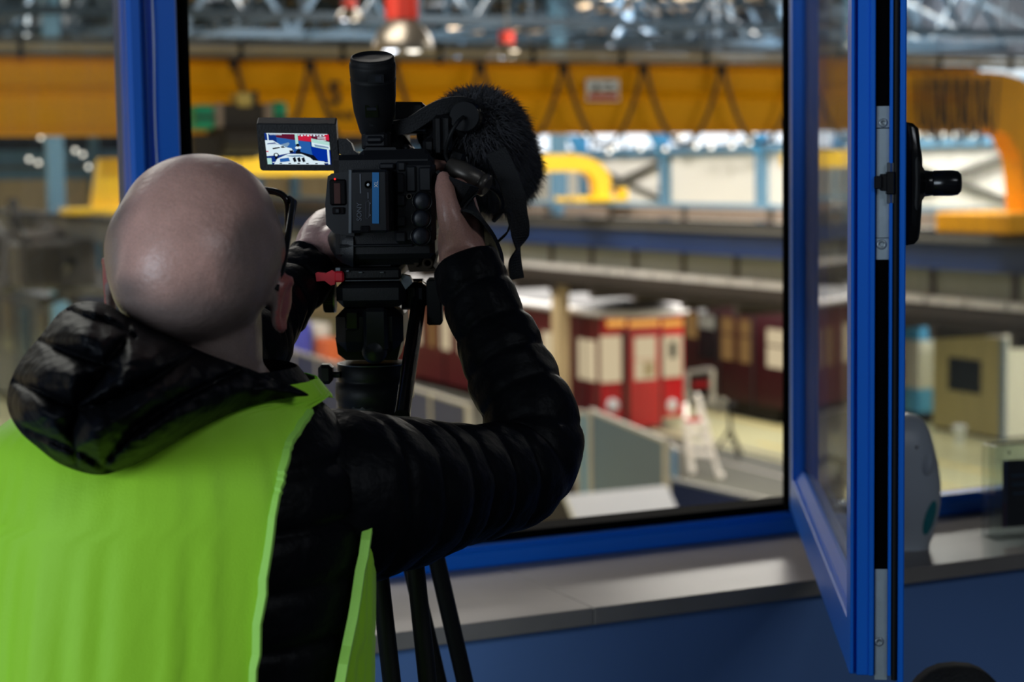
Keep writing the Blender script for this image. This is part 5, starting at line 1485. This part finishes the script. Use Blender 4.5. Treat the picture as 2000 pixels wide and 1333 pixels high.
# limbs
shR = tor(0, 1.42) - rx * .03; shL = tor(math.pi, 1.42) + rx * .03
elR, wrR = W(1040, 893, 1.90), W(902, 500, 1.995)
elL, wrL = W(435, 690, 1.88), W(617, 503, 2.115)
def limb(pts, rad, n=20):
    P = [Vector(p) for p in cr(pts, 8)]
    m = len(P); R_ = [float(np.interp(i / (m - 1), np.linspace(0, 1, len(rad)), rad)) for i in range(m)]
    bod.tube(P, R_, n)
ARM_R = [tor(0, 1.42) - rx * .10, tor(0, 1.408) - rx * .02, W(755, 966, 1.72), W(880, 948, 1.80), W(990, 930, 1.872), W(1034, 893, 1.905), W(1040, 830, 1.925), W(1002, 740, 1.95), W(958, 640, 1.972), W(925, 560, 1.985), W(908, 512, 1.995)]
limb(ARM_R + [wrR], [.055, .052, .048, .046, .042, .040, .039, .038, .036, .031, .0285, .0275])
ARM_L = [tor(math.pi, 1.42) + rx * .13 + fy * .02, tor(math.pi, 1.40) + rx * .075 + fy * .02, shL.lerp(elL, .55), elL - V3(0, .02, 0), elL + V3(.014, .03, .006), W(500, 634, 1.98), W(553, 577, 2.05), W(602, 526, 2.10)]
limb(ARM_L + [wrL], [.055, .052, .048, .044, .042, .040, .036, .0285, .0275])

def hand(wr, kn, nrm, thumb, curls, spread=1.0, flip=1):
    d = (kn - wr); L = d.length; d.normalize()
    n = (Vector(nrm) - d * Vector(nrm).dot(d)).normalized()
    b = d.cross(n) * flip
    rows = []
    for f, hb, hn in ((-.15, .026, .024), (0, .029, .025), (.25, .036, .026), (.55, .040, .0225), (.85, .041, .0175), (1.0, .039, .0145), (1.06, .032, .010)):
        c = wr + d * (L * f)
        rows.append([c + b * (hb * math.copysign(abs(math.cos(t)) ** .85, math.cos(t))) + n * (hn * math.copysign(abs(math.sin(t)) ** .85, math.sin(t))) for t in np.linspace(0, 2 * math.pi, 22, endpoint=False)])
    bod.grid(rows, 0, True, wrap=True); bod.add(rows[0], [tuple(range(22))]); bod.add(rows[-1], [tuple(range(22))])
    tips = []
    for k, (o, ln, r) in enumerate(((.030, .074, .0088), (.0105, .082, .0090), (-.0095, .077, .0086), (-.028, .060, .0078))):
        p = wr + d * (L * .93) + b * o; ang = 0.0; dd = d.copy(); pts = [p - d * .02, p]
        for s, cv in zip((.48, .30, .22), curls):
            ang += cv * (1 + .05 * k)
            dd = d * math.cos(ang) + n * math.sin(ang) + b * (o * 2.2 * spread)
            p = p + dd.normalized() * ln * s; pts.append(p)
        m = cr(pts, 5); q_ = len(m)
        bod.tube([Vector(x) for x in m], [r * (1.08 - .26 * (i / (q_ - 1))) for i in range(q_)], 12)
        bod.ball(p, r * .82, 10)
        tips.append((p, dd.normalized(), n))
    tp_ = [Vector(x) for x in cr(thumb, 5)]; q_ = len(tp_)
    bod.tube(tp_, [float(np.interp(i / (q_ - 1), [0, .3, .62, .85, 1], [.0185, .0150, .0118, .0112, .0078])) for i in range(q_)], 14)
    bod.ball(tp_[-1], .0078, 10)
hand(wrR, W(898, 392, 2.075), (-1, 0, .05), [W(896, 470, 1.985), W(880, 425, 1.978), W(871, 385, 1.982), W(866, 346, 1.995)], (.35, .75, .55), flip=-1)
hand(wrL, W(676, 448, 2.19), (.55, -.15, .8), [W(628, 500, 2.11), W(650, 468, 2.12), W(668, 450, 2.14), W(680, 438, 2.16)], (.3, .45, .4), flip=1)
# legs and feet
hipz = .84
for sx in (-1, 1):
    h_ = V3(-.30, 1.64, hipz) + rx * (.085 * sx); k_2 = V3(-.30, 1.67, .47) + rx * (.10 * sx); a_ = V3(-.30, 1.64, .09) + rx * (.11 * sx)
    limb([h_, h_.lerp(k_2, .5), k_2, k_2.lerp(a_, .45), a_], [.088, .078, .058, .054, .040])
    bod.ball(a_ + fy * .06 - V3(0, 0, .045), .05, 14, sc=(1, 1, .8)); bod.tube([a_ - V3(0, 0, .02), a_ + fy * .10 - V3(0, 0, .05), a_ + fy * .16 - V3(0, 0, .055)], [.042, .036, .028], 14)

skin_m = bpy.data.materials.new('skin'); skin_m.use_nodes = True
nt = skin_m.node_tree; bs = nt.nodes['Principled BSDF']
at = nt.nodes.new('ShaderNodeVertexColor'); at.layer_name = 'Col'
tc = nt.nodes.new('ShaderNodeTexCoord')
n1 = nt.nodes.new('ShaderNodeTexNoise'); n1.inputs['Scale'].default_value = 42; n1.inputs['Detail'].default_value = 6
n2 = nt.nodes.new('ShaderNodeTexNoise'); n2.inputs['Scale'].default_value = 620; n2.inputs['Detail'].default_value = 2
r1 = nt.nodes.new('ShaderNodeMapRange'); r1.inputs['To Min'].default_value = .78; r1.inputs['To Max'].default_value = 1.2
r2 = nt.nodes.new('ShaderNodeMapRange'); r2.inputs['To Min'].default_value = .72; r2.inputs['To Max'].default_value = 1.25
nt.links.new(tc.outputs['Object'], n1.inputs[0]); nt.links.new(tc.outputs['Object'], n2.inputs[0])
nt.links.new(n1.outputs['Fac'], r1.inputs['Value']); nt.links.new(n2.outputs['Fac'], r2.inputs['Value'])
mm = nt.nodes.new('ShaderNodeMath'); mm.operation = 'MULTIPLY'
nt.links.new(r1.outputs[0], mm.inputs[0]); nt.links.new(r2.outputs[0], mm.inputs[1])
vm = nt.nodes.new('ShaderNodeVectorMath'); vm.operation = 'SCALE'
nt.links.new(at.outputs['Color'], vm.inputs[0]); nt.links.new(mm.outputs[0], vm.inputs['Scale'])
nt.links.new(vm.outputs[0], bs.inputs['Base Color'])
bs.inputs['Roughness'].default_value = .36
bs.inputs['Subsurface Weight'].default_value = .12
bs.inputs['Subsurface Radius'].default_value = (.01, .004, .002)
bp = nt.nodes.new('ShaderNodeBump'); bp.inputs['Strength'].default_value = .35; bp.inputs['Distance'].default_value = .002
nb2 = nt.nodes.new('ShaderNodeTexNoise'); nb2.inputs['Scale'].default_value = 150; nb2.inputs['Detail'].default_value = 5
nt.links.new(tc.outputs['Object'], nb2.inputs[0]); nt.links.new(nb2.outputs['Fac'], bp.inputs['Height']); nt.links.new(bp.outputs[0], bs.inputs['Normal'])

tmp = bod.build('body_raw', skin_m, None, 'w', OFF[man.name])
rm_ = tmp.modifiers.new('r', 'REMESH'); rm_.mode = 'VOXEL'; rm_.voxel_size = .0036
sm_ = tmp.modifiers.new('s', 'SMOOTH'); sm_.factor = .5; sm_.iterations = 3
bpy.context.view_layer.update()
bme = bpy.data.meshes.new_from_object(tmp.evaluated_get(bpy.context.evaluated_depsgraph_get()))
bpy.data.objects.remove(tmp)
bme.name = 'body'
for p_ in bme.polygons: p_.use_smooth = True
nv = len(bme.vertices); co = np.empty(nv * 3, 'f'); bme.vertices.foreach_get('co', co); co = co.reshape(-1, 3) + np.array(OFF[man.name])
HI = np.array(HMAT.inverted()); hl = co @ HI[:3, :3].T + HI[:3, 3]
def smooth(a, b, x):
    t = np.clip((x - a) / (b - a), 0, 1); return t * t * (3 - 2 * t)
colr = np.tile(np.array(C(218, 170, 155)[:3]), (nv, 1))
ishead = (np.linalg.norm(hl, axis=1) < .16)
rr = np.sqrt((hl[:, 0] / .079) ** 2 + (hl[:, 1] / .1) ** 2)
# cropped stubble: ring round the sides and the back below the crown
crown = hl[:, 2] - .35 * np.clip(hl[:, 1] + .02, -.2, .2)
jit = np.array([mnoise.noise(Vector(h) * 38) for h in hl]) * .012
stub = smooth(.058, .010, crown + jit * 1.5) * ishead * (hl[:, 1] < .045) * (hl[:, 2] > -.105)
side = smooth(.030, .058, np.abs(hl[:, 0]) + jit) * smooth(.075, .045, hl[:, 2]) * ishead * (hl[:, 1] < .05)
stub = np.clip(np.maximum(stub * .85, side * .8), 0, .9)[:, None]
ear = (np.abs(hl[:, 0]) > .0765) & (hl[:, 2] < .012) & (hl[:, 2] > -.075) & (hl[:, 1] > -.045) & (hl[:, 1] < .03)
neckm = (smooth(-.06, -.10, hl[:, 2]) * (np.linalg.norm(hl, axis=1) < .24))[:, None]
colr = colr * (1 - stub) + np.array(C(112, 104, 100)[:3]) * stub
colr = np.where(ear[:, None], np.array(C(164, 92, 86)[:3]), colr)
hand_r = np.linalg.norm(co - np.array(W(885, 430, 2.02)), axis=1) < .13
hand_l = np.linalg.norm(co - np.array(W(640, 490, 2.1)), axis=1) < .10
colr = np.where((hand_r)[:, None], np.array(C(184, 138, 124)[:3]), colr)
colr = np.where((hand_l)[:, None], np.array(C(206, 162, 154)[:3]), colr)
ca4 = bme.color_attributes.new('Col', 'FLOAT_COLOR', 'POINT')
ca4.data.foreach_set('color', np.concatenate([colr, np.ones((nv, 1))], 1).astype('f').ravel())
bme.materials.clear(); bme.materials.append(skin_m)
body_o = bpy.data.objects.new('body', bme); COL.objects.link(body_o); body_o.parent = man
for sx in (-1, 1):
    MB().ball(HMAT @ V3(sx * .031, .079, -.008), .0118, 14).build('eye', M['white_label'], man)

# glasses
mb = MB()
for sx in (-1, 1):
    cx_ = sx * .033
    ring = [HMAT @ V3(cx_ + .0285 * math.copysign(abs(math.cos(t)) ** .45, math.cos(t)), .104 - .010 * (abs(cx_ + .033 * math.cos(t)) / .07) ** 2, -.001 + .0235 * math.copysign(abs(math.sin(t)) ** .45, math.sin(t))) for t in np.linspace(0, 2 * math.pi, 41)]
    mb.tube(ring, .0032, 8)
    mb.tube([HMAT @ V3(sx * .0615, .098, .018), HMAT @ V3(sx * .0675, .091, .018), HMAT @ V3(sx * .0725, .05, .012), HMAT @ V3(sx * .0760, .005, -.006), HMAT @ V3(sx * .0745, -.016, -.02)], .0032, 8)
mb.tube([HMAT @ V3(-.006, .104, -.004), HMAT @ V3(0, .107, -.001), HMAT @ V3(.006, .104, -.004)], .002, 8)
gl_ = mb.build('glasses', M['black_gloss'], man)
for sx in (-1, 1):
    MB().add([HMAT @ V3(sx * .033 + .0275 * math.copysign(abs(math.cos(t)) ** .45, math.cos(t)), .101, -.001 + .0225 * math.copysign(abs(math.sin(t)) ** .45, math.sin(t))) for t in np.linspace(0, 2 * math.pi, 24, endpoint=False)], [tuple(range(24))]).build('lens', M['glass'], gl_)

# ---- jacket
nyl = mat('black_nylon', C(7, 8, 12), .50, var=.12, scale=30, bump=.35, bscale=40, stretch=(1, 1, 1), spec=.11)
def sleeve(mb, pts, rad, phase=0.0, seed=0, n=40, pitch=.043):
    P = [Vector(p) for p in cr(pts, 16)]
    # resample evenly
    L = [0.0]
    for i in range(1, len(P)): L.append(L[-1] + (P[i] - P[i - 1]).length)
    m = int(L[-1] / .0035)
    A = np.array([list(p) for p in P]); ss = np.linspace(0, L[-1], m)
    Q = [Vector([float(np.interp(s, L, A[:, k])) for k in range(3)]) for s in ss]
    rows = []; x = None
    for i, s in enumerate(ss):
        d = (Q[min(i + 1, m - 1)] - Q[max(i - 1, 0)]).normalized()
        x = d.orthogonal().normalized() if x is None else (x - d * x.dot(d)).normalized()
        y = d.cross(x)
        r0 = float(np.interp(s / L[-1], np.linspace(0, 1, len(rad)), rad))
        row = []
        for j in range(n):
            t = 2 * math.pi * j / n
            w = s + phase + .004 * math.sin(2 * t + seed) + .0035 * math.sin(3 * t + 2.1 * seed)
            ph = abs(math.sin(math.pi * w / pitch))
            puff = min(1, ph * 1.25) ** .42
            q0 = Q[i] + (math.cos(t) * x + math.sin(t) * y) * r0
            nn = mnoise.noise(Vector((t * 2.6 + seed, s * 26, seed * 3.1))) * .0026 + mnoise.noise(Vector((math.cos(t) * 5, math.sin(t) * 5, s * 90 + seed))) * .0018 * (1.2 - puff)
            nn += mnoise.noise(q0 * 22) * .003
            r = r0 - .0052 * (1 - puff) + nn
            row.append(Q[i] + (math.cos(t) * x + math.sin(t) * y) * r)
        rows.append(row)
    mb.grid(rows, 0, True, wrap=True)
    # cuff turned in
    c = sum(rows[-1], Vector((0, 0, 0))) / n
    inn = [c + (p - c) * .80 + (Q[-1] - Q[-2]).normalized() * -.012 for p in rows[-1]]
    mb.grid([rows[-1], [c + (p - c) * .92 + (Q[-1] - Q[-2]).normalized() * .002 for p in rows[-1]], inn], 0, True, wrap=True)
jk = MB()
sleeve(jk, ARM_R,
       [.080, .080, .081, .0725, .063, .058, .0555, .052, .047, .0425, .0375], .010, 1)
sleeve(jk, ARM_L,
       [.056, .058, .063, .060, .056, .050, .043, .036], .02, 4)
zs = np.arange(.84, 1.535, .004)
rows = []
for z in zs:
    ph = abs(math.sin(math.pi * z / .05)); puff = min(1, ph * 1.3) ** .45
    rows.append([tor(t, z, .004 + .008 * puff + .003 * mnoise.noise(Vector((t * 3, z * 20, 0)))) for t in np.linspace(0, 2 * math.pi, 90, endpoint=False)])
jk.grid(rows, 0, True, wrap=True)
hem = [tor(t, .835, -.012) for t in np.linspace(0, 2 * math.pi, 90, endpoint=False)]
jk.grid([hem, rows[0]], 0, True, wrap=True)
jk.build('jacket', nyl, man)

# ---- hood: a quilted bag of cloth lying behind the neck
outline = [(146, 592), (180, 588), (214, 597), (246, 616), (300, 645), (360, 672), (420, 697), (480, 718), (525, 736), (566, 752), (603, 772), (575, 776), (520, 785), (470, 799), (420, 821), (370, 848), (330, 872), (290, 894), (250, 913), (214, 926), (185, 928), (150, 920), (110, 903), (70, 872), (40, 845), (21, 815), (14, 785), (18, 752), (34, 715), (58, 680), (84, 650), (112, 615)]
OB = np.array(cr(outline + outline[:1], 6))[:-1]
seams = [[(121, 602), (172, 619), (222, 633), (262, 660)], [(70, 662), (110, 680), (148, 694), (213, 716)], [(20, 742), (82, 768), (146, 797)],
         [(252, 622), (250, 655), (211, 705), (199, 728), (152, 787), (138, 840), (150, 905)], [(380, 690), (300, 742), (218, 785), (150, 800)], [(470, 722), (350, 780), (262, 838), (205, 905)], [(25, 828), (90, 856), (165, 890), (215, 922)]]
def dseg(P, A, B):
    ab = B - A; t = np.clip(((P - A) @ ab) / (ab @ ab), 0, 1)
    return np.linalg.norm(P - (A + t[:, None] * ab), axis=1)
def yb(x, y):
    return 1.545 - .075 * sst(620, 900, y) * (1 - sst(300, 560, x)) + .03 * sst(380, 600, x)
from mathutils.geometry import delaunay_2d_cdt
nO = len(OB)
def inpoly(P):
    r = np.zeros(len(P), bool)
    for k in range(nO):
        a, b = OB[k], OB[(k + 1) % nO]
        c = (a[1] > P[:, 1]) != (b[1] > P[:, 1])
        xi = a[0] + (P[:, 1] - a[1]) / (b[1] - a[1] + 1e-9) * (b[0] - a[0])
        r ^= c & (P[:, 0] < xi)
    return r
def bdist(P): return np.min(np.stack([dseg(P, OB[k], OB[(k + 1) % nO]) for k in range(nO)]), axis=0)
GX, GY = np.meshgrid(np.arange(8, 612, 4.2), np.arange(584, 934, 4.2))
GP = np.stack([GX.ravel() + (np.indices(GX.shape)[0].ravel() % 2) * 2.1, GY.ravel()], 1)
GP = GP[inpoly(GP)]; GP = GP[bdist(GP) > 2.5]
ring2 = []
A2 = np.concatenate([OB, GP])
cv, ce, cf, *_r = delaunay_2d_cdt([Vector(p) for p in A2], [(k, (k + 1) % nO) for k in range(nO)], [], 1, 1e-5)
P2 = np.array([list(v) for v in cv])
db = bdist(P2); db[db < .5] = 0
ds = np.full(len(P2), 1e3)
for s_ in seams:
    s_ = np.array(s_, float)
    for k in range(len(s_) - 1): ds = np.minimum(ds, dseg(P2, s_[k], s_[k + 1]))
front = []
for k, (x, y) in enumerate(P2):
    wide = .098 * (1 - sst(260, 520, x)) + .035
    b_ = wide * (1 - math.exp(-db[k] / 40)) * math.sqrt(min(1, db[k] / 14))
    b_ *= .70 + .30 * (1 - math.exp(-(ds[k] / 24) ** 1.3))
    b_ -= .013 * math.exp(-(ds[k] / 6.0) ** 2) * min(1, db[k] / 15)
    wr_ = mnoise.noise(Vector((x * .030 + y * .012, y * .012 - x * .008, 3.3))) * .007 + mnoise.noise(Vector((x * .060 - y * .02, y * .022 + x * .01, 9.1))) * .006 * math.exp(-(ds[k] / 40)) - abs(mnoise.noise(Vector((x * .022 + y * .02, y * .045 - x * .01, 1.7)))) * .006
    b_ += wr_ * min(1, db[k] / 14)
    front.append(W(x, y, yb(x, y) - b_))
hd_ = MB().add(front, [tuple(f) for f in cf], 0, True)
back = [W(*p, yb(*p) + .035 * min(1, d / 20)) for p, d in zip(P2, db)]
hd_.add(back, [tuple(f) for f in cf], 0, True)
hd_.build('hood', nyl, man, merge=True)

# ---- hi-vis vest
def hv(name, col, rough=.6):
    m = mat(name, col, rough, var=.05, scale=9, bump=.12, bscale=700, sheen=.15)
    return m
vest_m = hv('hi_vis_fabric', C(180, 250, 50))
trim_m = hv('hi_vis_binding', C(178, 244, 100))
VO = .021
Eb = lambda y: lerp(y, [700, 775, 800, 870, 1000, 1100, 1200, 1333, 1600], [655, 644, 604, 560, 530, 515, 503, 489, 470])
Ef = lambda y: lerp(y, [900, 1120, 1200, 1333, 1600], [742, 702, 691, 663, 600])
def tov(th, z):
    fold = .007 * mnoise.noise(Vector((math.cos(th) * 5.2, math.sin(th) * 5.2, z * 1.3))) + .005 * mnoise.noise(Vector((math.cos(th) * 13, math.sin(th) * 13, z * 2.4 + 7))) - .0025 * (1 - abs(mnoise.noise(Vector((math.cos(th) * 8, math.sin(th) * 8, z * .9 + 3))))) ** 6
    g_ = sst(1.50, 1.30, z)
    ease = .012 * sst(1.42, 1.10, z)
    return tor(th, z, VO + ease + fold * (.25 + .75 * g_))
def find(z, E, a, b):
    for th in np.linspace(a, b, 160):
        px, py = proj(tov(th, z))
        if px >= E(py): return th
    return b
vz = list(np.linspace(.90, 1.43, 44)) + list(np.linspace(1.435, 1.520, 34))
NC = 150; rows = []; edge = []; edgeF = []
for z in vz:
    tb = find(z, Eb, math.radians(-115), math.radians(-8))
    tf = find(z, Ef, math.radians(-70), math.radians(25))
    tf = max(tf, tb + .25)
    if z > 1.43: tf = max(tf, math.radians(20))
    w = sst(1.508, 1.492, z) if z > 1.49 else 1.0
    tf = tb + (tf - tb) * max(w, 0.0)
    th = np.linspace(tb, tf - 2 * math.pi, NC)
    rows.append([tov(t, z) for t in th]); edge.append(rows[-1][0]); edgeF.append(rows[-1][-1])
vm_ = MB().grid(rows, 0, True)
inn = [[p + (V3(-.29, 1.62, p.z) - p).normalized() * .0022 for p in r] for r in rows]
vm_.grid(inn, 0, True, flip=True)
for r_o, r_i in ((0, 0),):
    vm_.grid([rows[0], inn[0]], 0, True)
vm_.grid([[r[0] for r in rows], [r[0] for r in inn]], 0, True); vm_.grid([[r[-1] for r in rows], [r[-1] for r in inn]], 0, True)
vest = vm_.build('safety_vest', vest_m, man, fixn=False)
ne = sum(1 for z in vz if z < 1.497)
MB().ribbon([p for p in edge[:ne]], [(1, -.35, 0)] * ne, .0085, .0042).build('binding', trim_m, vest)
MB().ribbon([p for p in edgeF[:ne - 4]], [(1, -.1, 0)] * (ne - 4), .0085, .0042).build('binding', trim_m, vest)

# ---- trousers and shoes (below the frame)
mb = MB(); tmpb = bod; bod = mb
for sx in (-1, 1):
    h_ = V3(-.30, 1.64, .86) + rx * (.082 * sx); k_2 = V3(-.30, 1.67, .47) + rx * (.10 * sx); a_ = V3(-.30, 1.64, .06) + rx * (.11 * sx)
    limb([h_, h_.lerp(k_2, .5), k_2, k_2.lerp(a_, .45), a_], [.104, .094, .076, .070, .066], 24)
mb.build('trousers', mat('dark_jeans', C(36, 42, 60), .85, var=.15, scale=60), man)
for sx in (-1, 1):
    a_ = V3(-.30, 1.64, .0) + rx * (.11 * sx)
    rows = []
    for y, w, h in ((-.085, .02, .05), (-.075, .036, .085), (-.02, .042, .10), (.04, .045, .085), (.10, .05, .065), (.16, .046, .05), (.195, .03, .036), (.205, .01, .02)):
        rows.append([a_ + fy * y + rx * (w * c_) + V3(0, 0, h * max(0, s_) ** .8) for c_, s_ in [(math.cos(t), math.sin(t)) for t in np.linspace(0, math.pi, 11)]])
    MB().grid(rows, 0, True).add([p for r in rows for p in (r[0],)] + [r[-1] for r in reversed(rows)], [tuple(range(16))]).build('shoe', M['rubber'], man)
